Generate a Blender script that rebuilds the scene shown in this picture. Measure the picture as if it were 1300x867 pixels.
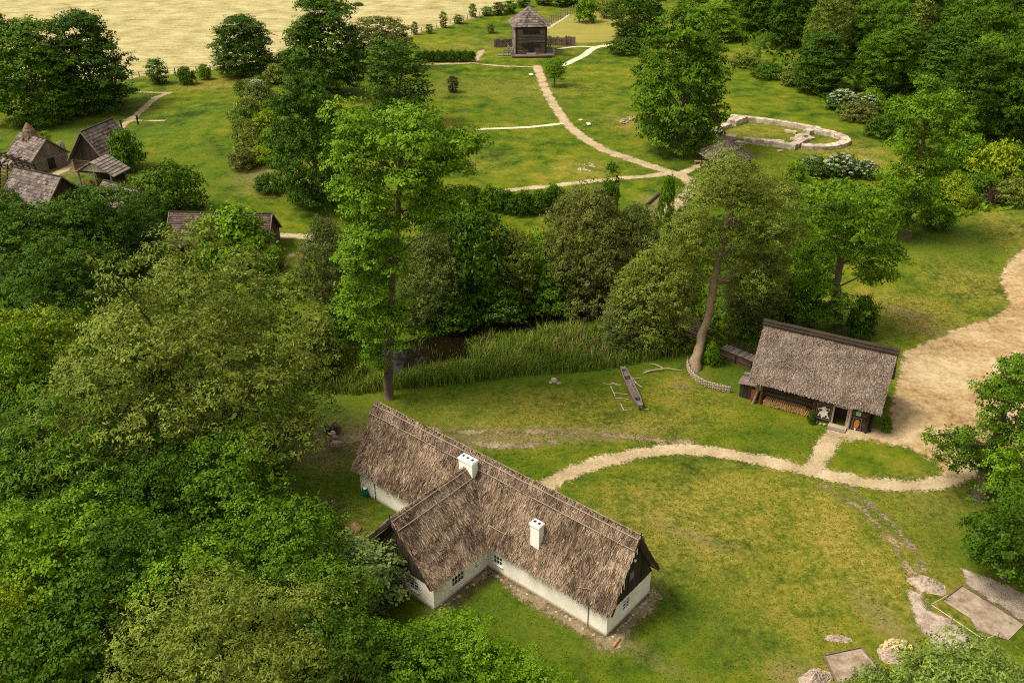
import bpy, math, random
import numpy as np
from mathutils import Vector, Matrix

for o in list(bpy.data.objects):
    bpy.data.objects.remove(o)
S = bpy.context.scene
COL = S.collection
R_ = math.radians
rnd = random.Random(7)

# ------------------------------------------------------------------ camera
PITCH, FOC, CAMH = R_(29.2), 1185.0, 60.0
cam_d = bpy.data.cameras.new('camera')
cam = bpy.data.objects.new('camera', cam_d); COL.objects.link(cam)
cam.location = (0, 0, CAMH); cam.rotation_euler = (math.pi/2 - PITCH, 0, 0)
cam_d.sensor_width = 36; cam_d.lens = FOC/1300*36
cam_d.clip_end = 6000; cam_d.clip_start = .5
S.camera = cam

# ------------------------------------------------------------------ light
SUN_AZ, SUN_EL = R_(-100), R_(57)         # from the left, high, through thin cloud
wd = bpy.data.worlds.new('World'); S.world = wd; wd.use_nodes = True
nt = wd.node_tree; nt.nodes.clear()
sky = nt.nodes.new('ShaderNodeTexSky'); sky.sky_type = 'NISHITA'; sky.sun_disc = False
sky.sun_elevation = SUN_EL; sky.sun_rotation = SUN_AZ; sky.dust_density = 4; sky.air_density = 1.0
hs = nt.nodes.new('ShaderNodeHueSaturation'); hs.inputs['Saturation'].default_value = .22
bg = nt.nodes.new('ShaderNodeBackground'); bg.inputs[1].default_value = .105
wo = nt.nodes.new('ShaderNodeOutputWorld')
tintn = nt.nodes.new('ShaderNodeMix'); tintn.data_type = 'RGBA'; tintn.blend_type = 'MULTIPLY'
tintn.inputs[0].default_value = 1; tintn.inputs[7].default_value = (1.0, .945, .82, 1)
nt.links.new(sky.outputs[0], hs.inputs['Color']); nt.links.new(hs.outputs[0], tintn.inputs[6])
nt.links.new(tintn.outputs[2], bg.inputs[0]); nt.links.new(bg.outputs[0], wo.inputs[0])
sun_d = bpy.data.lights.new('sun', 'SUN'); sun_d.energy = 1.7; sun_d.angle = R_(18); sun_d.color = (1, .94, .82)
sun = bpy.data.objects.new('sun', sun_d); COL.objects.link(sun)
sv = Vector((math.sin(SUN_AZ)*math.cos(SUN_EL), math.cos(SUN_AZ)*math.cos(SUN_EL), math.sin(SUN_EL)))
sun.rotation_euler = sv.to_track_quat('Z', 'Y').to_euler(); sun.location = (-60, 80, 120)
S.view_settings.view_transform = 'Standard'; S.view_settings.look = 'None'
S.view_settings.exposure = 1.2; S.view_settings.gamma = 1
S.cycles.max_bounces = 5; S.cycles.diffuse_bounces = 3; S.cycles.glossy_bounces = 2
S.cycles.transmission_bounces = 3; S.cycles.transparent_max_bounces = 8
S.cycles.use_denoising = False; S.cycles.filter_width = 1.05

# ------------------------------------------------------------------ view rays and terrain
CP, SP = math.cos(PITCH), math.sin(PITCH)
def ray(px, py):
    u, v = px-650, 433-py
    return np.array((u, FOC*CP+v*SP, -FOC*SP+v*CP))
def flat(px, py, z=0.):
    d = ray(px, py); t = (z-CAMH)/d[2]
    return np.array((d[0]*t, d[1]*t))
def onY(px, py, Y):
    d = ray(px, py); t = Y/d[1]
    return Vector((d[0]*t, Y, CAMH+d[2]*t))
def depth(x, y, z=0.): return y*CP+(CAMH-z)*SP

DITCH = np.array([flat(*p) for p in [(330, 500), (430, 468), (520, 442), (600, 425), (680, 408), (760, 392), (840, 372), (930, 352), (1010, 330), (1100, 300)]])
def seg_dist(P, X, Y, closed=False):
    d = np.full(X.shape, 1e9)
    n = len(P)
    for i in range(n if closed else n-1):
        a, b = P[i], P[(i+1) % n]
        ab = b-a; L = max(ab@ab, 1e-9)
        t = np.clip(((X-a[0])*ab[0]+(Y-a[1])*ab[1])/L, 0, 1)
        d = np.minimum(d, np.hypot(X-a[0]-t*ab[0], Y-a[1]-t*ab[1]))
    return d
BUMPS = [(*flat(330, 170), 22., 34., 3.6), (*flat(1130, 190), 30, 20, .8)]
def gh(X, Y):
    X = np.asarray(X, float); Y = np.asarray(Y, float)
    z = .16*np.sin(X*.11+1.3)*np.sin(Y*.093+.4)+.10*np.sin(X*.23+Y*.17)
    z = z*np.clip((np.hypot(X, Y-75)-18)/30, .15, 1)
    for (cx, cy, rx, ry, a) in BUMPS:
        z = z+a*np.exp(-((X-cx)/rx)**2-((Y-cy)/ry)**2)
    d = seg_dist(DITCH, X, Y)
    z = z-1.7*np.exp(-(d/5.0)**2)
    return z
def g(x, y): return float(gh(np.array([x]), np.array([y]))[0])
def at(px, py, dz=0.):
    z = 0.
    for _ in range(8):
        p = flat(px, py, z+dz); z = g(*p)
    return Vector((p[0], p[1], z))

# ------------------------------------------------------------------ materials
def newmat(name):
    m = bpy.data.materials.new(name); m.use_nodes = True
    m.node_tree.nodes.clear(); return m, m.node_tree
def N(t, kind, **kw):
    n = t.nodes.new(kind)
    for k, v in kw.items(): setattr(n, k, v)
    return n
def ramp(t, fac, stops):
    r = N(t, 'ShaderNodeValToRGB'); e = r.color_ramp.elements
    while len(e) < len(stops): e.new(.5)
    for i, (p, c) in enumerate(stops):
        e[i].position = p; e[i].color = (*c, 1) if len(c) == 3 else c
    t.links.new(fac, r.inputs[0]); return r.outputs[0]
def noise(t, scale, detail=3., rough=.55, vec=None, dim='3D'):
    n = N(t, 'ShaderNodeTexNoise'); n.inputs['Scale'].default_value = scale
    n.inputs['Detail'].default_value = detail; n.inputs['Roughness'].default_value = rough
    if vec is not None: t.links.new(vec, n.inputs['Vector'])
    return n.outputs[0]
def pos(t): return N(t, 'ShaderNodeNewGeometry').outputs['Position']
def objco(t): return N(t, 'ShaderNodeTexCoord').outputs['Object']
def mapping(t, vec, scale=(1, 1, 1), rot=(0, 0, 0)):
    m = N(t, 'ShaderNodeMapping'); m.inputs['Scale'].default_value = scale; m.inputs['Rotation'].default_value = rot
    t.links.new(vec, m.inputs['Vector']); return m.outputs[0]
def mix(t, fac, a, b, blend='MIX'):
    m = N(t, 'ShaderNodeMix', data_type='RGBA', blend_type=blend)
    for s, v in ((m.inputs[0], fac), (m.inputs[6], a), (m.inputs[7], b)):
        if isinstance(v, (int, float)): s.default_value = v
        elif isinstance(v, tuple): s.default_value = (*v, 1) if len(v) == 3 else v
        else: t.links.new(v, s)
    return m.outputs[2]
def math_(t, op, a, b=0., clamp=False):
    m = N(t, 'ShaderNodeMath', operation=op, use_clamp=clamp)
    for s, v in ((m.inputs[0], a), (m.inputs[1], b)):
        if isinstance(v, (int, float)): s.default_value = v
        else: t.links.new(v, s)
    return m.outputs[0]
def attr(t, name): return N(t, 'ShaderNodeAttribute', attribute_name=name).outputs['Fac']
def bsdf(t, col, rough=.85, spec=.2, bump=None, bstr=.3, bdist=.05, metal=0):
    b = N(t, 'ShaderNodeBsdfPrincipled')
    if isinstance(col, tuple): b.inputs['Base Color'].default_value = (*col, 1)
    else: t.links.new(col, b.inputs['Base Color'])
    b.inputs['Roughness'].default_value = rough; b.inputs['Specular IOR Level'].default_value = spec
    b.inputs['Metallic'].default_value = metal
    if bump is not None:
        bn = N(t, 'ShaderNodeBump'); bn.inputs['Strength'].default_value = bstr; bn.inputs['Distance'].default_value = bdist
        t.links.new(bump, bn.inputs['Height']); t.links.new(bn.outputs[0], b.inputs['Normal'])
    return b
def out(t, sh):
    o = N(t, 'ShaderNodeOutputMaterial'); t.links.new(sh, o.inputs[0])

def m_leaf(name, a, b, trans=.16, spec=.06):
    m, t = newmat(name)
    ti = attr(t, 'tint')
    oi = N(t, 'ShaderNodeObjectInfo').outputs['Random']
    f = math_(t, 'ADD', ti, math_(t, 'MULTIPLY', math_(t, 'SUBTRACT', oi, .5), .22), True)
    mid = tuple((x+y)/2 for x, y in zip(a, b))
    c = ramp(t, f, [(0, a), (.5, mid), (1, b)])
    p = bsdf(t, c, .5, spec)
    tr = N(t, 'ShaderNodeBsdfTranslucent'); t.links.new(c, tr.inputs[0])
    mx = N(t, 'ShaderNodeMixShader'); mx.inputs[0].default_value = trans
    t.links.new(p.outputs[0], mx.inputs[1]); t.links.new(tr.outputs[0], mx.inputs[2]); out(t, mx.outputs[0])
    return m
LEAF = {
 'dark':   m_leaf('leaf_dark', (.017, .042, .003), (.074, .142, .007)),
 'mid':    m_leaf('leaf_mid', (.027, .062, .003), (.108, .198, .008)),
 'bright': m_leaf('leaf_bright', (.042, .098, .003), (.165, .285, .010)),
 'yellow': m_leaf('leaf_yellow', (.07, .125, .004), (.27, .34, .010)),
 'olive':  m_leaf('leaf_olive', (.044, .066, .006), (.205, .250, .032)),
 'grey':   m_leaf('leaf_grey', (.036, .056, .010), (.18, .215, .045)),
 'brown':  m_leaf('leaf_brown', (.036, .048, .008), (.175, .19, .035)),
 'purple': m_leaf('leaf_purple', (.03, .018, .014), (.085, .05, .04)),
 'pale':   m_leaf('leaf_pale', (.045, .085, .02), (.235, .30, .075), spec=.10),
 'flower': m_leaf('leaf_blossom', (.26, .29, .18), (.55, .55, .42)),
 'sage':   m_leaf('leaf_sage', (.045, .078, .010), (.20, .275, .048)),
 'reed':   m_leaf('leaf_reed', (.040, .090, .008), (.27, .33, .05)),
 'straw':  m_leaf('leaf_straw', (.22, .16, .06), (.42, .33, .15)),
}
def m_wood(name, a, b, sc=(1, 1, 1), scale=6, rough=.85):
    m, t = newmat(name); v = mapping(t, objco(t), sc)
    n1 = noise(t, scale, 4, .6, v); n2 = noise(t, scale*.15, 2, .5, objco(t))
    f = math_(t, 'ADD', math_(t, 'MULTIPLY', n1, .65), math_(t, 'MULTIPLY', n2, .35))
    f = math_(t, 'ADD', f, math_(t, 'MULTIPLY', math_(t, 'SUBTRACT', attr(t, 'tint'), .5), .34))
    out(t, bsdf(t, ramp(t, f, [(.28, a), (.72, b)]), rough, .2, n1, .4, .03).outputs[0]); return m
M = {}
M['bark'] = m_wood('bark', (.045, .033, .022), (.17, .13, .09), (3, 3, .5), 3)
M['bark_pale'] = m_wood('bark_pale', (.11, .075, .045), (.33, .24, .15), (3, 3, .5), 3)
M['dark_wood'] = m_wood('dark_wood', (.016, .011, .008), (.06, .042, .03), (4, 4, .6), 4)
M['grey_wood'] = m_wood('grey_wood', (.09, .07, .06), (.27, .22, .19), (4, 4, 1), 4)
M['shingle'] = m_wood('shingle', (.042, .031, .027), (.22, .17, .148), (2, 2, 2), 2.6)
M['shingle_dark'] = m_wood('shingle_dark', (.017, .012, .011), (.11, .08, .072), (2, 2, 2), 2.6)
M['pale_wood'] = m_wood('pale_wood', (.24, .18, .12), (.48, .39, .29), (3, 3, 3), 3)
M['log_wood'] = m_wood('log_wood', (.035, .022, .014), (.13, .088, .055), (.6, 3, 6), 3)
M['cut_wood'] = m_wood('cut_wood', (.23, .11, .04), (.52, .32, .14), (3, 3, 3), 2)
M['cut_wood_b'] = m_wood('cut_wood_fresh', (.42, .20, .05), (.66, .40, .13), (3, 3, 3), 2)
M['red_wood'] = m_wood('red_wood', (.12, .03, .015), (.24, .07, .035))
M['lath'] = m_wood('lath', (.18, .14, .105), (.36, .295, .23))
def m_plain(name, col, rough=.7, spec=.3, var=.15, scale=2.):
    m, t = newmat(name); n = noise(t, scale, 4, .6, objco(t))
    a = tuple(c*(1-var) for c in col); b = tuple(min(1, c*(1+var)) for c in col)
    out(t, bsdf(t, ramp(t, n, [(.3, a), (.7, b)]), rough, spec, n, .2, .02).outputs[0]); return m
def m_plaster():
    m, t = newmat('white_plaster'); o = objco(t)
    n = noise(t, .7, 5, .65, o); n2 = noise(t, 6, 4, .6, mapping(t, o, (1, 1, .25)))
    c = ramp(t, n, [(.25, (.66, .60, .49)), (.6, (.84, .79, .68))])
    c = mix(t, math_(t, 'MULTIPLY', n2, .2), c, (.58, .52, .43))
    sx = N(t, 'ShaderNodeSeparateXYZ'); t.links.new(o, sx.inputs[0])
    low = math_(t, 'SUBTRACT', 1.0, math_(t, 'DIVIDE', math_(t, 'ADD', sx.outputs[2], math_(t, 'MULTIPLY', n2, -.3)), .22), True)
    c = mix(t, math_(t, 'MULTIPLY', low, .75), c, (.27, .22, .16))     # splash dirt at the foot of the wall
    out(t, bsdf(t, c, .9, .15, n2, .15, .02).outputs[0]); return m
M['plaster'] = m_plaster()
M['white'] = m_plain('white_paint', (.78, .76, .68), .6, .3, .08)
M['chimney_white'] = m_plain('chimney_limewash', (.80, .78, .70), .85, .2, .08)
M['soot_opening_shade'] = m_plain('soot_opening_shade', (.02, .018, .016))  # flue soot, and the painted shade of tower and hut openings
M['glass'] = m_plain('window_glass', (.018, .02, .022), .08, .6)
M['green_plastic'] = m_plain('green_plastic', (.0, .16, .08), .4, .4)
M['green_sign'] = m_plain('green_sign', (.28, .46, .24), .5)
M['hide_white'] = m_plain('hide_white', (.68, .62, .52), .9, .1)
M['hide_black'] = m_plain('hide_black', (.02, .018, .016), .9, .1)
M['fox'] = m_plain('fox_fur', (.42, .15, .035), .9, .1, .3, 3)
M['fleece'] = m_plain('fleece', (.34, .26, .2), 1, .05, .3, 6)
M['fleece_dark'] = m_plain('fleece_dark', (.085, .066, .055), 1, .05, .3, 6)
M['tape'] = m_plain('white_tape', (.62, .62, .58), .6)
M['clay'] = m_plain('clay_pot', (.40, .2, .09), .8, .2, .2)
def m_stone(name, a, b, sc=1.2):
    m, t = newmat(name); o = pos(t)
    v = N(t, 'ShaderNodeTexVoronoi'); v.inputs['Scale'].default_value = sc; t.links.new(o, v.inputs['Vector'])
    n = noise(t, 3, 5, .65, o)
    sv_ = N(t, 'ShaderNodeSeparateColor'); t.links.new(v.outputs['Color'], sv_.inputs[0])
    f = math_(t, 'ADD', math_(t, 'MULTIPLY', sv_.outputs[0], .5), math_(t, 'MULTIPLY', n, .5))
    h = math_(t, 'ADD', v.outputs['Distance'], n)
    out(t, bsdf(t, ramp(t, f, [(.2, a), (.75, b)]), .9, .2, h, .5, .08).outputs[0]); return m
M['ruin_stone'] = m_stone('ruin_stone', (.22, .165, .115), (.52, .43, .33), 1.3)
M['stone'] = m_stone('field_stone', (.18, .15, .12), (.42, .36, .29), 4)
M['yellow_stone'] = m_stone('yellow_stone', (.30, .2, .09), (.56, .41, .21), 3)
def m_thatch(name, a, b, c, sc):
    m, t = newmat(name); o = objco(t)
    ti = attr(t, 'tint')
    n1 = noise(t, .55, 4, .6, o); n2 = noise(t, 5, 3, .6, mapping(t, o, sc))
    f = math_(t, 'ADD', math_(t, 'MULTIPLY', ti, .45), math_(t, 'ADD', math_(t, 'MULTIPLY', n1, .3), math_(t, 'MULTIPLY', n2, .25)))
    out(t, bsdf(t, ramp(t, f, [(.25, a), (.5, b), (.8, c)]), .95, .08, n2, .5, .06).outputs[0]); return m
M['thatch'] = m_thatch('thatch', (.042, .027, .018), (.172, .117, .078), (.42, .312, .215), (1, 1, .35))
M['thatch_b'] = m_thatch('thatch_worn', (.055, .039, .030), (.165, .122, .094), (.34, .27, .215), (1, 1, .8))

# ground materials
def m_grass():
    m, t = newmat('grass_ground'); p = pos(t)
    n0 = noise(t, .045, 3, .5, p); n1 = noise(t, .24, 5, .65, p); n2 = noise(t, 1.5, 6, .75, p); n3 = noise(t, 6.5, 4, .75, p)
    f = math_(t, 'ADD', math_(t, 'MULTIPLY', n0, .26), math_(t, 'ADD', math_(t, 'MULTIPLY', n1, .42), math_(t, 'ADD', math_(t, 'MULTIPLY', n2, .21), math_(t, 'MULTIPLY', n3, .11))))
    c = ramp(t, f, [(.395, (.018, .034, .002)), (.46, (.048, .084, .003)), (.51, (.086, .115, .004)), (.56, (.132, .135, .008)), (.64, (.22, .178, .028))])
    d = attr(t, 'dry')
    dm = math_(t, 'MULTIPLY', d, ramp(t, math_(t, 'ADD', math_(t, 'MULTIPLY', n1, .5), math_(t, 'MULTIPLY', n2, .5)), [(.38, (.1,)*3), (.56, (1,)*3)]), True)
    c = mix(t, dm, c, ramp(t, n2, [(.36, (.12, .105, .011)), (.62, (.30, .215, .055))]))
    l = math_(t, 'MULTIPLY', attr(t, 'lush'), ramp(t, n1, [(.25, (.3,)*3), (.6, (1,)*3)]), True)
    c = mix(t, l, c, ramp(t, math_(t, 'ADD', math_(t, 'MULTIPLY', n2, .6), math_(t, 'MULTIPLY', n3, .4)), [(.3, (.028, .055, .005)), (.7, (.085, .125, .010))]))
    b = math_(t, 'MULTIPLY', attr(t, 'bare'), ramp(t, math_(t, 'ADD', math_(t, 'MULTIPLY', n2, .6), math_(t, 'MULTIPLY', n1, .4)), [(.36, (0,)*3), (.56, (1,)*3)]), True)
    c = mix(t, b, c, ramp(t, n3, [(.3, (.10, .068, .034)), (.7, (.26, .19, .11))]))
    h = math_(t, 'ADD', math_(t, 'MULTIPLY', n2, .8), n3)
    out(t, bsdf(t, c, .95, .08, h, .6, .12).outputs[0]); return m
M['grass'] = m_grass()
def m_patch(name, stops, sc=1.5, wob=.8, soft=.25, bump=.4, streak=None):
    m, t = newmat(name); p = pos(t)
    n1 = noise(t, sc*.25, 4, .6, p); n2 = noise(t, sc*2.2, 5, .7, p); n3 = noise(t, sc*6, 3, .7, p)
    f = math_(t, 'ADD', math_(t, 'MULTIPLY', n1, .45), math_(t, 'ADD', math_(t, 'MULTIPLY', n2, .35), math_(t, 'MULTIPLY', n3, .2)))
    if streak:
        w = noise(t, 1.0, 4, .6, mapping(t, p, streak[0], (0, 0, streak[1])))
        f = math_(t, 'ADD', math_(t, 'MULTIPLY', f, .68), math_(t, 'MULTIPLY', w, .32))
    c = ramp(t, f, stops)
    e = attr(t, 'edge')
    wv = math_(t, 'ADD', math_(t, 'MULTIPLY', math_(t, 'SUBTRACT', n1, .5), wob*1.4), math_(t, 'MULTIPLY', math_(t, 'SUBTRACT', n2, .5), wob*1.6))
    a = math_(t, 'DIVIDE', math_(t, 'SUBTRACT', math_(t, 'ADD', wv, 0.), e), soft)
    a = math_(t, 'ADD', a, .5, True)
    b = bsdf(t, c, .95, .1, math_(t, 'ADD', n2, n3), bump, .06)
    tr = N(t, 'ShaderNodeBsdfTransparent'); mx = N(t, 'ShaderNodeMixShader')
    t.links.new(a, mx.inputs[0]); t.links.new(tr.outputs[0], mx.inputs[1]); t.links.new(b.outputs[0], mx.inputs[2]); out(t, mx.outputs[0])
    return m
M['path'] = m_patch('path_sand', [(.34, (.19, .13, .072)), (.5, (.34, .26, .148)), (.66, (.50, .405, .26))], 1.5, 1.25, .4)
M['yard'] = m_patch('yard_sand', [(.38, (.14, .086, .038)), (.46, (.27, .175, .08)), (.52, (.345, .245, .128)), (.6, (.44, .345, .205))], .5, 1.5, .5)
M['white_path'] = m_patch('pale_path', [(.3, (.36, .31, .21)), (.6, (.56, .50, .37))], 1.5, .4)
M['rut'] = m_patch('rut_dirt', [(.36, (.085, .06, .03)), (.52, (.20, .15, .085)), (.66, (.33, .26, .16))], 1.5, 1.5, .5)
M['dig'] = m_patch('dug_earth', [(.34, (.27, .19, .125)), (.5, (.38, .285, .20)), (.66, (.50, .40, .295))], 2, .35)
M['gravel'] = m_patch('gravel', [(.38, (.15, .11, .08)), (.5, (.30, .235, .18)), (.62, (.48, .40, .32))], 4, .6)
M['hay'] = m_patch('hay_field', [(.38, (.13, .11, .035)), (.46, (.27, .225, .09)), (.53, (.36, .31, .145)), (.62, (.46, .41, .22))], .5, 3, 2, .6, ((.16, .8, 1), R_(6)))
M['mown'] = m_patch('mown_strip', [(.36, (.155, .15, .022)), (.5, (.22, .195, .04)), (.64, (.29, .24, .06))], .5, 2, 2, .4, ((.06, .9, 1), R_(-28)))
def m_water():
    m, t = newmat('pond_water'); n = noise(t, .5, 3, .6, pos(t))
    out(t, bsdf(t, (.006, .0045, .002), .06, .4, n, .06, .1).outputs[0]); return m
M['water'] = m_water()

# ------------------------------------------------------------------ mesh helpers
def tag(o, label=None, cat=None, group=None, kind=None):
    if label: o['label'] = label
    if cat: o['category'] = cat
    if group: o['group'] = group
    if kind: o['kind'] = kind
    return o
def link(name, me, mat=None, parent=None, loc=None, rz=None):
    o = bpy.data.objects.new(name, me); COL.objects.link(o)
    if mat is not None and me is not None and len(me.materials) == 0: me.materials.append(mat)
    if parent: o.parent = parent
    if loc is not None: o.location = loc
    if rz is not None: o.rotation_euler = (0, 0, rz)
    return o
def empty(name, loc, rz=0., label=None, cat=None, group=None):
    o = bpy.data.objects.new(name, None); COL.objects.link(o); o.location = loc; o.rotation_euler = (0, 0, rz)
    o.empty_display_size = .3
    return tag(o, label, cat, group)
def npmesh(name, V, F, mat, tint=None, smooth=False, extra=None):
    """V (n,3), F (m,4) or (m,3) arrays"""
    me = bpy.data.meshes.new(name); F = np.asarray(F, np.int32); V = np.asarray(V, np.float32)
    k = F.shape[1]
    me.vertices.add(len(V)); me.vertices.foreach_set('co', V.ravel())
    me.loops.add(F.size); me.loops.foreach_set('vertex_index', F.ravel())
    me.polygons.add(len(F)); me.polygons.foreach_set('loop_start', np.arange(0, F.size, k, dtype=np.int32))
    me.polygons.foreach_set('loop_total', np.full(len(F), k, np.int32))
    if smooth: me.polygons.foreach_set('use_smooth', np.ones(len(F), bool))
    me.update(calc_edges=True)
    for nm, arr in (extra or {}).items():
        a = me.attributes.new(nm, 'FLOAT', 'POINT'); a.data.foreach_set('value', np.asarray(arr, np.float32))
    if tint is not None:
        a = me.attributes.new('tint', 'FLOAT', 'POINT'); a.data.foreach_set('value', np.asarray(tint, np.float32))
    if mat is not None: me.materials.append(mat)
    return me
class MB:
    def __init__(s): s.v = []; s.f = []; s.t = []; s.cur = .5
    def add(s, vs, fs, tint=None):
        b = len(s.v); s.v += [tuple(v) for v in vs]; s.f += [tuple(i+b for i in f) for f in fs]
        s.t += [s.cur if tint is None else tint]*len(vs); return s
    def box(s, a, b, tint=None):
        (x0, y0, z0), (x1, y1, z1) = a, b
        return s.add([(x0, y0, z0), (x1, y0, z0), (x1, y1, z0), (x0, y1, z0), (x0, y0, z1), (x1, y0, z1), (x1, y1, z1), (x0, y1, z1)],
            [(0, 3, 2, 1), (4, 5, 6, 7), (0, 1, 5, 4), (1, 2, 6, 5), (2, 3, 7, 6), (3, 0, 4, 7)], tint)
    def obox(s, c, ax, ay, az, tint=None):      # centre and three half-axis vectors
        c, ax, ay, az = Vector(c), Vector(ax), Vector(ay), Vector(az); vs = []
        for dz in (-1, 1):
            for dx, dy in ((-1, -1), (1, -1), (1, 1), (-1, 1)): vs.append(c+ax*dx+ay*dy+az*dz)
        return s.add(vs, [(0, 3, 2, 1), (4, 5, 6, 7), (0, 1, 5, 4), (1, 2, 6, 5), (2, 3, 7, 6), (3, 0, 4, 7)], tint)
    def beam(s, p, q, w, h, tint=None):
        p, q = Vector(p), Vector(q); d = (q-p); L = d.length; d.normalize()
        up = Vector((0, 0, 1)) if abs(d.z) < .95 else Vector((1, 0, 0))
        sx = d.cross(up).normalized(); uy = sx.cross(d)
        return s.obox((p+q)/2, d*(L/2), sx*(w/2), uy*(h/2), tint)
    def tube(s, pts, rad, n=8, cap=True, tint=None):
        pts = [Vector(p) for p in pts]; rings = []; m = len(pts); base = len(s.v)
        if not hasattr(rad, '__len__'): rad = [rad]*m
        ref = Vector((.31, .95, .11)).normalized(); vs = []; fs = []
        for i, p in enumerate(pts):
            d = (pts[min(i+1, m-1)]-pts[max(i-1, 0)]).normalized()
            x = d.cross(ref)
            if x.length < .05: x = d.cross(Vector((1, 0, 0)))
            x.normalize(); y = d.cross(x)
            for k in range(n):
                a = 2*math.pi*k/n; vs.append(p+(x*math.cos(a)+y*math.sin(a))*rad[i])
        for i in range(m-1):
            for k in range(n):
                fs.append((i*n+k, i*n+(k+1) % n, (i+1)*n+(k+1) % n, (i+1)*n+k))
        if cap: fs += [tuple(range(n)), tuple((m-1)*n+k for k in reversed(range(n)))]
        return s.add(vs, fs, tint)
    def prism(s, poly, z0, z1, tint=None):
        n = len(poly)
        vs = [(x, y, z0) for x, y in poly]+[(x, y, z1) for x, y in poly]
        fs = [tuple(reversed(range(n))), tuple(range(n, 2*n))]+[(i, (i+1) % n, n+(i+1) % n, n+i) for i in range(n)]
        return s.add(vs, fs, tint)
    def quadsheet(s, V, F, T):
        b = len(s.v); s.v += [tuple(v) for v in V]; s.f += [tuple(int(i)+b for i in f) for f in F]; s.t += list(T); return s
    def mesh(s, name, mat, smooth=False):
        me = bpy.data.meshes.new(name); me.from_pydata(s.v, [], s.f); me.update()
        a = me.attributes.new('tint', 'FLOAT', 'POINT'); a.data.foreach_set('value', np.array(s.t, np.float32))
        if smooth: me.polygons.foreach_set('use_smooth', np.ones(len(me.polygons), bool))
        if mat is not None: me.materials.append(mat)
        return me
    def build(s, name, mat, parent=None, loc=None, rz=None, smooth=False):
        return link(name, s.mesh(name, mat, smooth), None, parent, loc, rz)
def rock_mesh(name, seed, r, mat, flat_=.6):
    import bmesh
    bm = bmesh.new(); bmesh.ops.create_icosphere(bm, subdivisions=2, radius=1)
    q = random.Random(seed); dirs = [(Vector((q.gauss(0, 1), q.gauss(0, 1), q.gauss(0, 1))).normalized(), q.uniform(.55, .95)) for _ in range(9)]
    for v in bm.verts:
        for d, k in dirs:
            e = v.co.dot(d)-k
            if e > 0: v.co -= d*e
        v.co = Vector((v.co.x*r, v.co.y*r*q.uniform(.9, 1), v.co.z*r*flat_))
    me = bpy.data.meshes.new(name); bm.to_mesh(me); bm.free()
    me.materials.append(mat); return me

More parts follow.
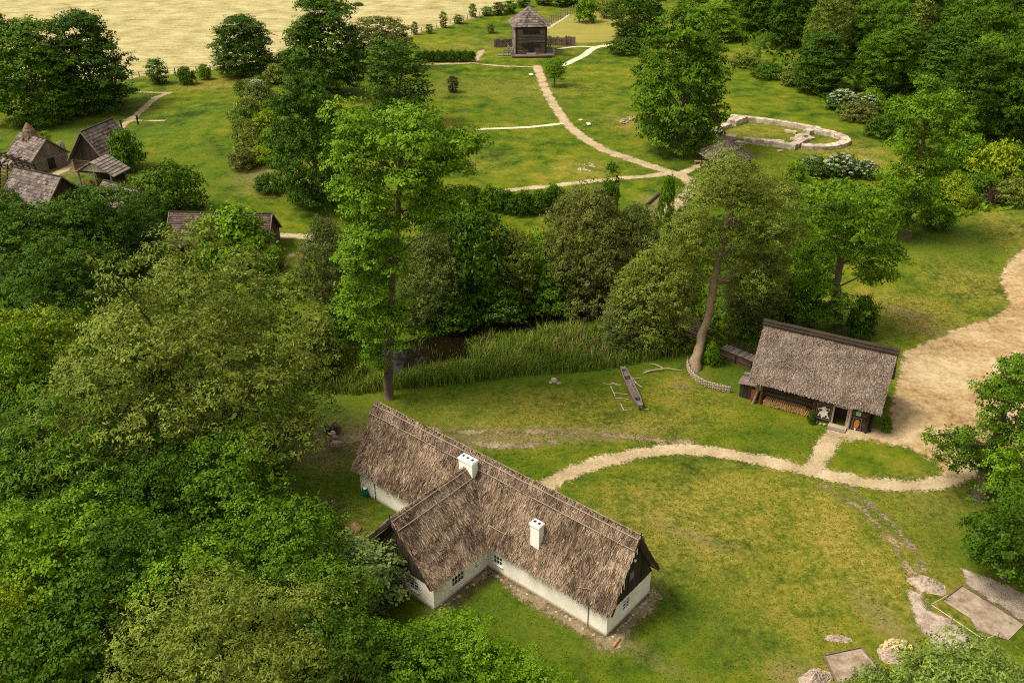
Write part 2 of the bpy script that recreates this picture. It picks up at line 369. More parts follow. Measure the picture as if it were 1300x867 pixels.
# ------------------------------------------------------------------ ground, water, paths
def build_ground():
    ys = [-300, -150, -60, 0]
    y = 18.
    while y < 450: ys.append(y); y += max(.55, .0075*y)
    while y < 3200: ys.append(y); y *= 1.12
    ys = np.array(ys); us = np.concatenate(([-3, -1.8], np.linspace(-1, 1, 300), [1.8, 3]))
    hw = np.maximum(ys, 0)*.68+45
    X = us[None, :]*hw[:, None]; Y = np.repeat(ys[:, None], len(us), 1)
    Z = gh(X, Y)
    n, k = X.shape
    idx = np.arange(n*k).reshape(n, k)
    F = np.stack([idx[:-1, :-1], idx[:-1, 1:], idx[1:, 1:], idx[1:, :-1]], -1).reshape(-1, 4)
    def blobs(L):
        A = np.zeros_like(X)
        for (px, py, rx, ry, rot, s) in L:
            c = at(px, py); co, si = math.cos(R_(rot)), math.sin(R_(rot))
            dx, dy = X-c.x, Y-c.y
            e = np.exp(-(((dx*co+dy*si)/rx)**2+((-dx*si+dy*co)/ry)**2)**1.5)
            A = np.maximum(A, s*e)
        return A
    dry = blobs([(900, 660, 12, 9, 20, .75), (1090, 700, 7, 14, 20, .8), (830, 640, 8, 5, 0, .6), (1000, 760, 8, 8, 0, .5), (700, 515, 10, 4, 0, .55), (880, 500, 6, 5, 0, .6), (1160, 400, 9, 7, -30, .9), (1230, 360, 7, 9, 0, .6),
                 (1290, 300, 6, 16, 0, .6), (790, 540, 12, 3, 5, .7), (660, 545, 16, 4, 4, .7), (300, 105, 16, 7, 15, .7), (740, 215, 7, 6, 0, .55), (640, 60, 30, 9, 0, .35), (950, 165, 14, 8, -20, .45), (1075, 195, 9, 10, 0, .7),
                 (1190, 640, 5, 6, 40, .8), (450, 665, 2.5, 3, 0, .9), (350, 225, 6, 9, 0, .8), (800, 155, 7, 7, 0, .7), (560, 520, 6, 3, 0, .5), (640, 112, 24, 10, 0, .4), (560, 205, 14, 8, 0, .3), (1020, 840, 6, 3, 0, .4), (700, 745, 6, 1.5, -40, .5), (190, 60, 30, 14, 0, .4)])
    bare = blobs([(700, 690+70, 11, 1.1, -40, 1.), (640, 722, 3, 1.3, -40, 1.), (800, 775, 1.2, 4.5, -40, 1.), (590, 750, 1., 5, -40, .7), (440, 560, 5, 3, 0, 1.), (475, 552, 6, 1.5, 0, .9), (680, 552, 12, 1.6, 3, .75), (610, 560, 10, 1.2, 3, .7), (1150, 398, 4, 1.2, -35, .9), (1175, 420, 3, 1, -35, .8), (880, 680, 5, .6, -30, .6), (420, 560, 5, 5, 0, .8),
                  (845, 262, 4, 6, 0, .9), (330, 225, 5, 6, 0, .5), (868, 490, 1, .8, 0, 1.), (1010, 855, 2, 1.5, 0, .6), (80, 215, 8, 6, 0, .7), (1120, 785, 1.2, 4, 20, .6), (265, 300, 14, 3, 0, .5)])
    lush = blobs([(620, 470, 30, 5, 8, 1.), (800, 455, 16, 4, 5, .9), (1190, 300, 12, 10, -30, .9), (1000, 555, 5, 3, -20, .8), (930, 480, 4, 5, 0, 1.), (600, 770, 6, 4, 0, .8), (700, 800, 10, 5, 0, .7), (880, 800, 8, 6, 0, .6), (820, 770, 2.5, 6, -40, .7), (660, 395, 34, 12, 8, 1.), (120, 170, 26, 12, 0, .7), (160, 560, 40, 30, 0, .9), (200, 760, 30, 26, 0, .9),
                  (450, 640, 8, 10, 0, .8), (900, 200, 18, 9, 0, .5), (1230, 680, 6, 10, 0, .7), (1120, 660, 1.2, 7, 30, .9), (690, 140, 14, 10, 0, .45), (560, 110, 22, 10, 0, .4), (1040, 430, 10, 8, 0, .8), (230, 220, 20, 20, 0, .5), (570, 510, 7, 3, 0, .5)])
    me = npmesh('ground', np.stack([X, Y, Z], -1).reshape(-1, 3), F, M['grass'], None, True,
        dict(dry=dry.ravel(), bare=bare.ravel(), lush=lush.ravel()))
    tag(link('ground', me), kind='structure')
build_ground()

def in_poly(P, X, Y):
    c = np.zeros(X.shape, bool); n = len(P)
    for i in range(n):
        (x0, y0), (x1, y1) = P[i], P[(i+1) % n]
        c ^= ((y0 > Y) != (y1 > Y)) & (X < (x1-x0)*(Y-y0)/(y1-y0+1e-12)+x0)
    return c
def smooth_line(P, k=6):
    P = [np.array(p, float) for p in P]; outp = []
    for i in range(len(P)-1):
        p0, p1, p2, p3 = P[max(i-1, 0)], P[i], P[i+1], P[min(i+2, len(P)-1)]
        for j in range(k):
            t = j/k
            outp.append(.5*((2*p1)+(-p0+p2)*t+(2*p0-5*p1+4*p2-p3)*t*t+(-p0+3*p1-3*p2+p3)*t**3))
    outp.append(P[-1]); return np.array(outp)
def W(pts): return [np.array(at(*p)[:2]) for p in pts]
def patch(name, mat, lines=(), polys=(), holes=(), cell=.4, dz=.03, margin=.7, wfn=None):
    Ls = [(smooth_line(W(p)), w) for p, w in lines]; Ps = [np.array(W(p)) for p in polys]; Hs = [np.array(W(p)) for p in holes]
    allp = np.concatenate([l for l, _ in Ls]+Ps)
    pad = margin+max([w for _, w in Ls]+[1])
    x0, y0 = allp.min(0)-pad; x1, y1 = allp.max(0)+pad
    xs = np.arange(x0, x1+cell, cell); ysv = np.arange(y0, y1+cell, cell)
    X, Y = np.meshgrid(xs, ysv)
    e = np.full(X.shape, 1e9)
    for l, w in Ls:
        e = np.minimum(e, seg_dist(l, X, Y)-w/2)
    for P in Ps:
        d = seg_dist(P, X, Y, True); e = np.minimum(e, np.where(in_poly(P, X, Y), -d, d))
    for P in Hs:
        d = seg_dist(P, X, Y, True); e = np.maximum(e, np.where(in_poly(P, X, Y), d, -d))
    keep = np.minimum(np.minimum(e[:-1, :-1], e[1:, :-1]), np.minimum(e[:-1, 1:], e[1:, 1:])) < margin
    idx = np.arange(X.size).reshape(X.shape)
    F = np.stack([idx[:-1, :-1], idx[:-1, 1:], idx[1:, 1:], idx[1:, :-1]], -1)[keep]
    used = np.unique(F); remap = np.full(X.size, -1); remap[used] = np.arange(len(used))
    Z = gh(X, Y)+dz
    V = np.stack([X, Y, Z], -1).reshape(-1, 3)[used]
    me = npmesh(name, V, remap[F], mat, None, True, dict(edge=e.ravel()[used]))
    return tag(link(name, me), kind='structure')

patch('hay_field', M['hay'], polys=[[(-60, 112), (60, 108), (170, 99), (275, 88), (360, 74), (470, 58), (525, 45), (600, 24), (650, 7), (690, -22), (720, -60), (740, -120), (-400, -120), (-260, 60)]], cell=2.5, margin=5, dz=.05)
patch('mown_strip', M['mown'], polys=[[(692, 32), (740, 12), (800, 20), (790, 52), (735, 55), (694, 48)]], cell=1.2, margin=3, dz=.04)
isl = [(1055+61+62*math.cos(a)*(1+.06*math.sin(3*a)), 586+24*math.sin(a)) for a in np.linspace(0, 2*math.pi, 28, endpoint=False)]
patch('sand_yard', M['yard'], polys=[[(1112, 562), (1128, 530), (1140, 480), (1150, 446), (1200, 424), (1258, 404), (1284, 385), (1270, 358), (1280, 335), (1310, 305), (1420, 300), (1460, 420), (1400, 520), (1300, 560), (1240, 600), (1214, 607), (1196, 600), (1188, 586), (1150, 570)]],
      lines=[([(1120, 550), (1065, 552)], 2.2)], holes=[isl], cell=.5, margin=1.2, dz=.03)
patch('dirt_path', M['path'], lines=[([(682, 628), (700, 612), (740, 594), (800, 578), (870, 571), (940, 579), (1000, 592), (1040, 600), (1100, 612), (1160, 616), (1215, 606), (1250, 590)], 1.9),
      ([(1025, 598), (1044, 580), (1052, 562), (1062, 550), (1085, 552)], 2.0)], cell=.3, margin=.8, dz=.055)
patch('hill_path', M['path'], lines=[([(682, 84), (690, 108), (706, 138), (728, 165), (765, 189), (812, 206), (855, 220), (878, 232), (870, 250), (848, 268)], 2.3), ([(625, 243), (690, 237), (760, 229), (815, 224), (850, 220)], 1.7),
      ([(862, 222), (885, 211), (912, 203)], 1.7), ([(528, 82), (570, 81), (600, 79), (607, 72), (612, 64)], 1.8), ([(600, 80), (640, 84), (682, 85)], 1.0)], cell=.5, margin=.9, dz=.04)
patch('pale_path', M['white_path'], lines=[([(608, 164), (660, 162), (713, 157)], 1.3), ([(712, 84), (740, 71), (757, 60), (790, 56)], 2.2), ([(710, 62), (735, 59), (757, 60)], 1.3), ([(696, 36), (712, 26), (722, 19)], .9)], cell=.45, margin=.7, dz=.05)
patch('footpath', M['path'], lines=[([(60, 226), (88, 212), (120, 190), (150, 164), (180, 140), (198, 124), (216, 118)], 1.8), ([(160, 152), (185, 153), (208, 153)], .7), ([(216, 118), (180, 117), (150, 117)], .8), ([(335, 298), (380, 300), (430, 303), (480, 306)], 2.)], cell=.45, margin=.8, dz=.04)
patch('wheel_ruts', M['rut'], lines=[([(405, 306), (385, 322), (372, 345), (366, 362)], .4), ([(390, 308), (370, 325), (358, 345)], .4),
      ([(540, 545), (600, 549), (680, 548), (740, 550), (810, 556), (880, 562)], .6), ([(480, 548), (560, 556), (640, 566), (700, 560)], .7),
      ([(1040, 615), (1085, 640), (1120, 672), (1140, 700), (1158, 730), (1168, 765)], .3), ([(1075, 618), (1112, 645), (1142, 675), (1163, 702), (1178, 735)], .3)], cell=.3, margin=.8, dz=.03)
patch('bare_earth', M['rut'], lines=[([(628, 727), (665, 752), (710, 780), (760, 810), (775, 816)], 1.3), ([(772, 815), (800, 790), (832, 755)], 1.0), ([(560, 768), (590, 747), (625, 722)], .9), ([(405, 560), (440, 557), (480, 552)], 1.6)], cell=.25, margin=.8, dz=.025)
patch('gravel_patch', M['gravel'], polys=[[(1152, 750), (1168, 752), (1176, 775), (1205, 785), (1236, 812), (1226, 830), (1190, 822), (1166, 795), (1158, 775)], [(1222, 722), (1260, 735), (1330, 765), (1330, 800), (1290, 782), (1255, 760), (1228, 742)]], cell=.25, margin=.5, dz=.035)

# the pond lies in the ditch
def build_water():
    L = smooth_line([tuple(p) for p in DITCH[1:7]], 6)[4:]
    V = []; F = []
    for i, p in enumerate(L):
        d = L[min(i+1, len(L)-1)]-L[max(i-1, 0)]; n = np.array((-d[1], d[0]))/np.hypot(*d)
        for s in (-1, 1): V.append((p[0]+n[0]*7*s, p[1]+n[1]*7*s, -.95))
        if i: F.append((2*i-2, 2*i-1, 2*i+1, 2*i))
    tag(link('pond_water', npmesh('pond_water', V, F, M['water'])), kind='structure')
build_water()

# ------------------------------------------------------------------ thatched roofs
def thatch_slope(mb, O, U, D, Nn, lu, ld0, ld1=None, u_at=None, dens=50, thick=.3, seed=1, straw=(.5, .9), wid=.055, wav=.05, patchy=1.):
    """A slope from ridge point O: U along the ridge, D down the slope, Nn outward. u_at(s) -> (ua, ub): extent along U at s metres below the ridge."""
    O, U, D, Nn = (np.array(v, float) for v in (O, U, D, Nn))
    q = np.random.default_rng(seed)
    if u_at is None: u_at = lambda s: (0., lu)
    ns, nu = max(4, int(ld0/.35)), max(4, int(lu/.35))
    ph = q.uniform(0, 6.28, 8)
    def bump(u, s): return wav*(np.sin(u*1.3+ph[0])*np.sin(s*1.1+ph[1])+.6*np.sin(u*3.1+ph[2]+s)+.5*np.sin(s*4.+ph[3]+u*.7))
    cell = q.random((97, 89))
    def tone(u, s):
        ui = np.floor(np.asarray(u)/.33+.5*np.sin(np.asarray(s)*3)).astype(int); si = np.floor(np.asarray(s)/.7+.35*np.sin(np.asarray(u)*2.3)).astype(int)
        return patchy*.42*(cell[ui % 97, si % 89]-.5)+tone0(u, s)
    def tone0(u, s): return .5+patchy*.22*(np.sin(u*.55+ph[4]+.8*np.sin(s*.6))*np.sin(s*.8+ph[5])+.6*np.sin(u*1.7+ph[6])*np.sin(s*.35*2+ph[7]))
    V = []; T = []; F = []
    for layer, off in ((0, thick/2), (1, -thick/2)):
        for i in range(ns+1):
            s = ld0*i/ns; a, b = u_at(s)
            for j in range(nu+1):
                u = a+(b-a)*j/nu
                V.append(O+U*u+D*s+Nn*(off+(bump(u, s) if layer == 0 else 0))); T.append(float(np.clip(tone(u, s), 0, 1)))
    w = nu+1; B = (ns+1)*w
    for i in range(ns):
        for j in range(nu):
            a = i*w+j; F.append((a, a+1, a+w+1, a+w)); F.append((B+a, B+a+w, B+a+w+1, B+a+1))
    for j in range(nu):
        a = ns*w+j; F.append((a, a+1, B+a+1, B+a)); F.append((j+1, j, B+j, B+j+1))
    for i in range(ns):
        a = i*w; F.append((a, a+w, B+a+w, B+a)); a = i*w+nu; F.append((a+w, a, B+a, B+a+w))
    mb.quadsheet(V, F, T)
    n = int(lu*ld0*dens)
    s = ld0*q.random(n)**.97+.02; ua = np.array([u_at(x) for x in s]); u = ua[:, 0]+(ua[:, 1]-ua[:, 0])*q.random(n)
    L = q.uniform(*straw, n); wd_ = wid*q.uniform(.6, 1.5, n)
    jit = q.normal(0, .16, n)
    tn = np.clip(tone(u, s)+q.normal(0, .22, n), 0, 1)
    P = O[None]+U[None]*u[:, None]+D[None]*(s-L*.6)[:, None]+Nn[None]*(thick/2+bump(u, s)+.0)[:, None]
    d = D[None]+U[None]*jit[:, None]; d /= np.linalg.norm(d, axis=1)[:, None]
    lift = q.uniform(.03, .10, n)
    E = P+d*L[:, None]+Nn[None]*lift[:, None]
    side = np.cross(d, Nn[None]); side /= np.linalg.norm(side, axis=1)[:, None]
    side += Nn[None]*q.normal(0, .4, n)[:, None]
    P0 = P-Nn[None]*.02
    Q = np.stack([P0-side*wd_[:, None]/2, P0+side*wd_[:, None]/2, E+side*wd_[:, None]/2, E-side*wd_[:, None]/2], 1).reshape(-1, 3)
    mb.quadsheet(Q, np.arange(4*n).reshape(-1, 4), np.repeat(tn, 4))

def wall_panel(mb, p, q, z0, z1, t, nrm, openings=()):
    """Wall from p to q (2D) with real openings (u0,u1,za,zb); nrm: 2D inward normal, thickness t."""
    p, q, nrm = Vector(p), Vector(q), Vector(nrm); d = (q-p); L = d.length; d.normalize()
    us = sorted({0, L, *[o[0] for o in openings], *[o[1] for o in openings]}); zs = sorted({z0, z1, *[o[2] for o in openings], *[o[3] for o in openings]})
    for i in range(len(us)-1):
        for j in range(len(zs)-1):
            um, zm = (us[i]+us[i+1])/2, (zs[j]+zs[j+1])/2
            if any(o[0] < um < o[1] and o[2] < zm < o[3] for o in openings): continue
            a = p+d*us[i]; b = p+d*us[i+1]
            mb.add([(a.x, a.y, zs[j]), (b.x, b.y, zs[j]), (b.x+nrm.x*t, b.y+nrm.y*t, zs[j]), (a.x+nrm.x*t, a.y+nrm.y*t, zs[j]),
                    (a.x, a.y, zs[j+1]), (b.x, b.y, zs[j+1]), (b.x+nrm.x*t, b.y+nrm.y*t, zs[j+1]), (a.x+nrm.x*t, a.y+nrm.y*t, zs[j+1])],
                   [(0, 1, 5, 4), (2, 3, 7, 6), (0, 4, 7, 3), (1, 2, 6, 5), (4, 5, 6, 7), (0, 3, 2, 1)])
def window(parent, p, q, u0, u1, za, zb, nrm, cols=2, rows=2, name='window'):
    p, q, nrm = Vector(p), Vector(q), Vector(nrm); d = (q-p).normalized()
    P = lambda u, dep, z: Vector((p.x+d.x*u+nrm.x*dep, p.y+d.y*u+nrm.y*dep, z))
    gl = MB(); c = P((u0+u1)/2, .12, (za+zb)/2)
    D3, N3, Z3 = Vector((d.x, d.y, 0)), Vector((nrm.x, nrm.y, 0)), Vector((0, 0, 1))
    fr = MB(); w = .06
    for u in (u0+w/2, u1-w/2): fr.obox(P(u, .06, (za+zb)/2), D3*w/2, N3*.05, Z3*(zb-za)/2)
    for z in (za+w/2, zb-w/2): fr.obox(P((u0+u1)/2, .06, z), D3*((u1-u0)/2-w), N3*.048, Z3*w/2)
    for k in range(1, cols): fr.obox(P(u0+(u1-u0)*k/cols, .065, (za+zb)/2), D3*.022, N3*.035, Z3*((zb-za)/2-w))
    for k in range(1, rows): fr.obox(P((u0+u1)/2, .07, za+(zb-za)*k/rows), D3*((u1-u0)/2-w), N3*.025, Z3*.018)
    o = fr.build(name, M['white'], parent)
    gl.obox(c, D3*((u1-u0)/2-.02), N3*.012, Z3*((zb-za)/2-.02)); gl.build('pane', M['glass'], o)
    sl = MB(); sl.obox(P((u0+u1)/2, -.05, za-.03), D3*((u1-u0)/2+.06), N3*.07, Z3*.025); sl.build('sill', M['white'], o)
    return o
def plank_gable(mb, a, b, apex, n2, t=.06, seed=3, w=.22):
    """vertical boards filling the triangle a-b-apex (3D, a and b at one height); n2 = outward 2D normal"""
    a, b, apex = Vector(a), Vector(b), Vector(apex); d = (b-a); L = d.length; d.normalize(); um = (apex-a).dot(d); H = apex.z-a.z
    q = random.Random(seed); u = 0.; nn = Vector((n2[0], n2[1], 0))
    top = lambda x: H*(x/um if x < um else (L-x)/(L-um))
    while u < L-.02:
        u1 = min(L, u+w*q.uniform(.8, 1.2)); h0, h1 = top(u+.01), top(u1-.01); tt = t*q.uniform(.6, 1.3)
        p = a+d*(u+.008); r = a+d*(u1-.008)
        vs = [p, r, r+Vector((0, 0, h1)), p+Vector((0, 0, h0))]
        if u < um < u1: vs.insert(3, a+d*um+Vector((0, 0, H)))
        k = len(vs); vs2 = [v+nn*tt for v in vs]
        mb.add(vs+vs2, [tuple(reversed(range(k))), tuple(range(k, 2*k))]+[(i, (i+1) % k, k+(i+1) % k, k+i) for i in range(k)], q.uniform(.2, .8))
        u = u1

# ------------------------------------------------------------------ the long thatched house (x across, y along, from the near gable)
HA = at(769.6, 807.4); GV = np.array((.640, .768)); LV = np.array((-.768, .640))
HOUSE = empty('thatched_house', (HA.x, HA.y, HA.z), math.atan2(.768, .640), 'long whitewashed house with brown thatched roof, side wing and two white chimneys', 'house')
HW, HL, WZ, RZ = 6.7, 30.4, 2.62, 8.7
W0, W1, WX, WRZ = 13.2, 21.6, -7.1, 8.0            # wing
def house():
    p = HOUSE
    wl = MB()
    wall_panel(wl, (0, 0), (0, W0), -.4, WZ, .45, (1, 0), [(11.45, 12.55, .95, 1.95)])
    wall_panel(wl, (0, W1), (0, HL), -.4, WZ, .45, (1, 0))
    wall_panel(wl, (.451, 0), (HW-.451, 0), -.4, WZ, .45, (0, 1), [(1.9, 3.0, .95, 2.15)])
    wall_panel(wl, (HW, 0), (HW, HL), -.4, WZ, .45, (-1, 0), [(4, 5, 1, 2), (9, 10, 1, 2), (20, 21, 1, 2)])
    wall_panel(wl, (.451, HL), (HW-.451, HL), -.4, WZ, .45, (0, -1))
    wall_panel(wl, (WX, W0), (.449, W0), -.4, WZ-.001, .45, (0, 1), [(2.3, 3.9, .85, 1.95), (5.35, 5.75, .9, 1.45)])
    wall_panel(wl, (WX, W1), (.449, W1), -.4, WZ-.001, .45, (0, -1))
    wall_panel(wl, (WX, W0+.451), (WX, W1-.451), -.4, WZ-.002, .45, (1, 0), [(1.4, 2.5, .9, 2.0), (5, 6.1, .9, 2.)])
    wl.build('wall', M['plaster'], p)
    window(p, (0, 0), (0, W0), 11.45, 12.55, .95, 1.95, (1, 0), 3, 2)
    window(p, (.451, 0), (HW-.451, 0), 1.9, 3.0, .95, 2.15, (0, 1), 2, 3)
    window(p, (WX, W0), (.45, W0), 2.3, 3.9, .85, 1.95, (0, 1), 4, 2)
    window(p, (WX, W0), (.45, W0), 5.35, 5.75, .9, 1.45, (0, 1), 1, 2)
    for u in (1.4, 5.): window(p, (WX, W0+.451), (WX, W1-.451), u, u+1.1, .9, 2., (1, 0), 2, 3)
    for u in (4, 9, 20): window(p, (HW, 0), (HW, HL), u, u+1, 1, 2, (-1, 0), 2, 3)
    # roof
    ov, mid = .32, HW/2
    run = mid+ov; EZ = WZ+.22; rise = RZ-EZ; sl = math.hypot(run, rise)
    D1, N1 = (-run/sl, 0, -rise/sl), (-rise/sl, 0, run/sl); D2, N2 = (run/sl, 0, -rise/sl), (rise/sl, 0, run/sl)
    r = MB(); y0 = -.55; Lr = HL+1.1
    thatch_slope(r, (mid, y0, RZ), (0, 1, 0), D1, N1, Lr, sl, dens=75, seed=11)
    thatch_slope(r, (mid, y0, RZ), (0, 1, 0), D2, N2, Lr, sl, dens=28, seed=12)
    roof = r.build('roof', M['thatch'], p)
    # wing roof: its ridge runs out from the main slope
    wm = (W0+W1)/2; wrun = (W1-W0)/2+ov; wrise = WRZ-EZ; wsl = math.hypot(wrun, wrise)
    xm = lambda z: mid-(RZ-z)*run/rise+.35
    x0 = WX-.55
    def ext(sgn):
        def f(s):
            z = WRZ-wrise*s/wsl
            return (0., max(2.5, xm(z)-x0))
        return f
    r2 = MB()
    for sg, sd, dn in ((-1, 21, 75), (1, 22, 40)):
        thatch_slope(r2, (x0, wm, WRZ), (1, 0, 0), (0, sg*wrun/wsl, -wrise/wsl), (0, sg*wrise/wsl, wrun/wsl), xm(WRZ)-x0, wsl, u_at=ext(sg), dens=dn, seed=sd)
    r2.build('wing_roof', M['thatch'], p)
    # ridge caps of matted straw and the laths that pin them
    cap = MB()
    for sg, (D, Nn) in ((1, (D1, N1)), (2, (D2, N2))):
        D, Nn = Vector(D), Vector(Nn)
        thatch_slope(cap, Vector((mid, y0-.02, RZ))+Nn*.2+Vector((0, 0, .05)), (0, 1, 0), D, Nn, Lr+.04, .95, dens=60, thick=.1, seed=31+sg, straw=(.4, .7), wav=.03)
    cap.build('ridge_cap', M['thatch'], roof)
    for D, Nn in ((D1, N1), (D2, N2)):
        for s, h in ((.06, .36), (1.0, .33)):
            lm = MB(); c = Vector((mid, 0, RZ))+Vector(D)*s+Vector(Nn)*h; k = 15; q = random.Random(int(s*99))
            lm.tube([c+Vector((0, y0+Lr*i/k, q.uniform(-.03, .03))) for i in range(k+1)], .045, 5)
            lm.build('ridge_lath', M['lath'], roof)
    for D, Nn, hh in (((0, -wrun/wsl, -wrise/wsl), (0, -wrise/wsl, wrun/wsl), 0), ((0, wrun/wsl, -wrise/wsl), (0, wrise/wsl, wrun/wsl), 1)):
        for s in (.05, 1.0):
            lm = MB(); c = Vector((0, wm, WRZ))+Vector(D)*s+Vector(Nn)*.27; q = random.Random(int(s*77)+hh); xe = xm(WRZ)-.5
            lm.tube([c+Vector((x0+(xe-x0)*i/7, 0, q.uniform(-.025, .025))) for i in range(8)], .045, 5); lm.build('ridge_lath', M['lath'], roof)
    for s, yy in ((5.1, 7.2), (5.7, 11.4)):       # short poles on the slope
        c = Vector((mid, 0, RZ))+Vector(D1)*(s-.6)+Vector(N1)*.3
        lm = MB(); lm.tube([c+Vector((0, yy, 0)), c+Vector((0, yy+1.9, .0))], .035, 5); lm.build('roof_pole', M['lath'], roof)
    # valley straw
    vm = MB(); zv = lambda z: (xm(z)-.33, wm-(WRZ-z)*wrun/wrise)
    vm.tube([(zv(z)[0]+.03, zv(z)[1]+.03, z+.05) for z in np.linspace(EZ+.4, WRZ-.2, 9)], .3, 8, tint=.55)
    vm.build('valley_thatch', M['thatch'], roof)
    # gables
    gm = MB(); plank_gable(gm, (-.02, -.02, WZ+.01), (HW+.02, -.02, WZ+.01), (mid, -.02, RZ-.35), (0, -1)); gm.build('gable_boards', M['dark_wood'], p)
    gm = MB(); plank_gable(gm, (-.02, HL+.02, WZ+.01), (HW+.02, HL+.02, WZ+.01), (mid, HL+.02, RZ-.35), (0, 1)); gm.build('gable_boards', M['dark_wood'], p)
    gm = MB(); plank_gable(gm, (WX-.02, W0, WZ+.01), (WX-.02, W1, WZ+.01), (WX-.02, wm, WRZ-.35), (-1, 0)); gm.build('gable_boards', M['dark_wood'], p)
    for sg in (-1, 1):                           # verge boards
        vb = MB(); e = Vector((mid+sg*(run-.05), -.58, EZ+.02)); a = Vector((mid, -.58, RZ-.05)); vb.beam(a, e, .06, .26); vb.build('verge_board', M['dark_wood'], p)
        vb = MB(); e = Vector((x0-.03, wm+sg*(wrun-.05), EZ+.02)); a = Vector((x0-.03, wm, WRZ-.05)); vb.beam(a, e, .06, .26); vb.build('verge_board', M['dark_wood'], p)
    for (x, y, z) in ((mid, -.6, RZ), (x0-.05, wm, WRZ)):
        f = MB(); f.beam((x, y, z-.1), (x, y, z+.75), .07, .07); f.build('finial', M['dark_wood'], p)
    gw = MB(); gw.box((mid-.45, -.13, 4.2), (mid+.15, -.085, 5.0)); gw.build('gable_hatch', M['grey_wood'], p)
    lm = MB(); lm.tube([(mid-.1, -.1, 6.3), (mid-.1, -.34, 6.32)], .13, 10); lm.build('lamp', M['white'], p)
    # drainpipe-like marks: lightning cable down the front wall
    cb = MB(); cb.tube([(-.05, 1.9, 2.55), (-.05, 1.9, .1)], .03, 5); cb.build('cable', M['dark_wood'], p)
    cb = MB(); cb.tube([(-.05, 28.2, 2.5), (-.05, 28.2, .1)], .03, 5); cb.build('cable', M['dark_wood'], p)
    cb = MB(); c = lambda s, y: Vector((mid, y, RZ))+Vector(D1)*s+Vector(N1)*.3
    cb.tube([c(sl-.1, 1.1), c(sl-1., 1.25), c(sl-1.3, 1.9), c(sl-.9, 3.1)], .03, 5); cb.build('cable', M['lath'], p)
    # chimneys
    def chimney(x, y, zb, zt, lx, ly, nh, lab):
        b = MB(); b.box((x-lx/2, y-ly/2, zb), (x+lx/2, y+ly/2, zt-.32)); b.box((x-lx/2-.07, y-ly/2-.07, zt-.32), (x+lx/2+.07, y+ly/2+.07, zt-.08)); b.box((x-lx/2, y-ly/2, zt-.08), (x+lx/2, y+ly/2, zt))
        o = b.build('chimney', M['chimney_white'], p); o['label'] = lab
        for k in range(nh):
            yy = y-ly/2+ly*(k+.5)/nh
            f = MB(); f.box((x-.14, yy-.13, zt-.2), (x+.14, yy+.13, zt+.012)); f.build('flue', M['soot_opening_shade'], o)
    chimney(2.15, 17.35, 5.5, 9.15, .75, 1.65, 3, 'wide white chimney with three flues where wing and main roof meet')
    chimney(.95, 8.3, 3.5, 7.25, .66, .95, 2, 'slim white chimney with two flues rising from the front slope')
house()
def HP(x, y, z=0.):
    w = np.array((HA.x, HA.y))+GV*x+LV*y
    return Vector((w[0], w[1], g(*w)+z))
sm = [rock_mesh('wall_stone', 40+i, .2, M['stone']) for i in range(4)]
k = 0
for (x0, y0, x1, y1, n) in ((.1, -.45, 6.9, -.45, 19), (-.45, .2, -.45, 13, 14), (-6.9, 12.75, -.6, 12.75, 8)):
    for i in range(n):
        f = (i+rnd.uniform(-.3, .3))/(n-1); P = HP(x0+(x1-x0)*f+rnd.uniform(-.12, .12), y0+(y1-y0)*f+rnd.uniform(-.12, .12))
        o = link('wall_stone', sm[k % 4], loc=P, rz=rnd.uniform(0, 6)); s = rnd.uniform(.6, 1.25); o.scale = (s, s, s); k += 1
        tag(o, 'small grey field stone lying at the foot of the white house wall', 'stone', 'stones along the house walls')
lg = MB(); lg.tube([(-.55, 0, .13), (.55, .05, .13)], .12, 9)
lo = lg.build('short_log', M['cut_wood'], loc=HP(-.1, -1.1), rz=.9); tag(lo, 'short pale log lying on the dirt at the near house corner', 'log')
# green barrel behind the house corner
bm_ = MB(); bm_.tube([(0, 0, 0), (0, 0, .15), (0, 0, .5), (0, 0, .85), (0, 0, .95)], [.26, .31, .34, .31, .27], 16)
B0 = empty('water_barrel', at(464, 629), 0, 'green plastic barrel standing by the far corner of the white house wall', 'barrel')
bm_.build('barrel_body', M['green_plastic'], B0, smooth=True)
b2 = MB(); b2.tube([(0, 0, .95), (0, 0, 1.02)], [.2, .2], 14); b2.build('lid', M['white'], B0)

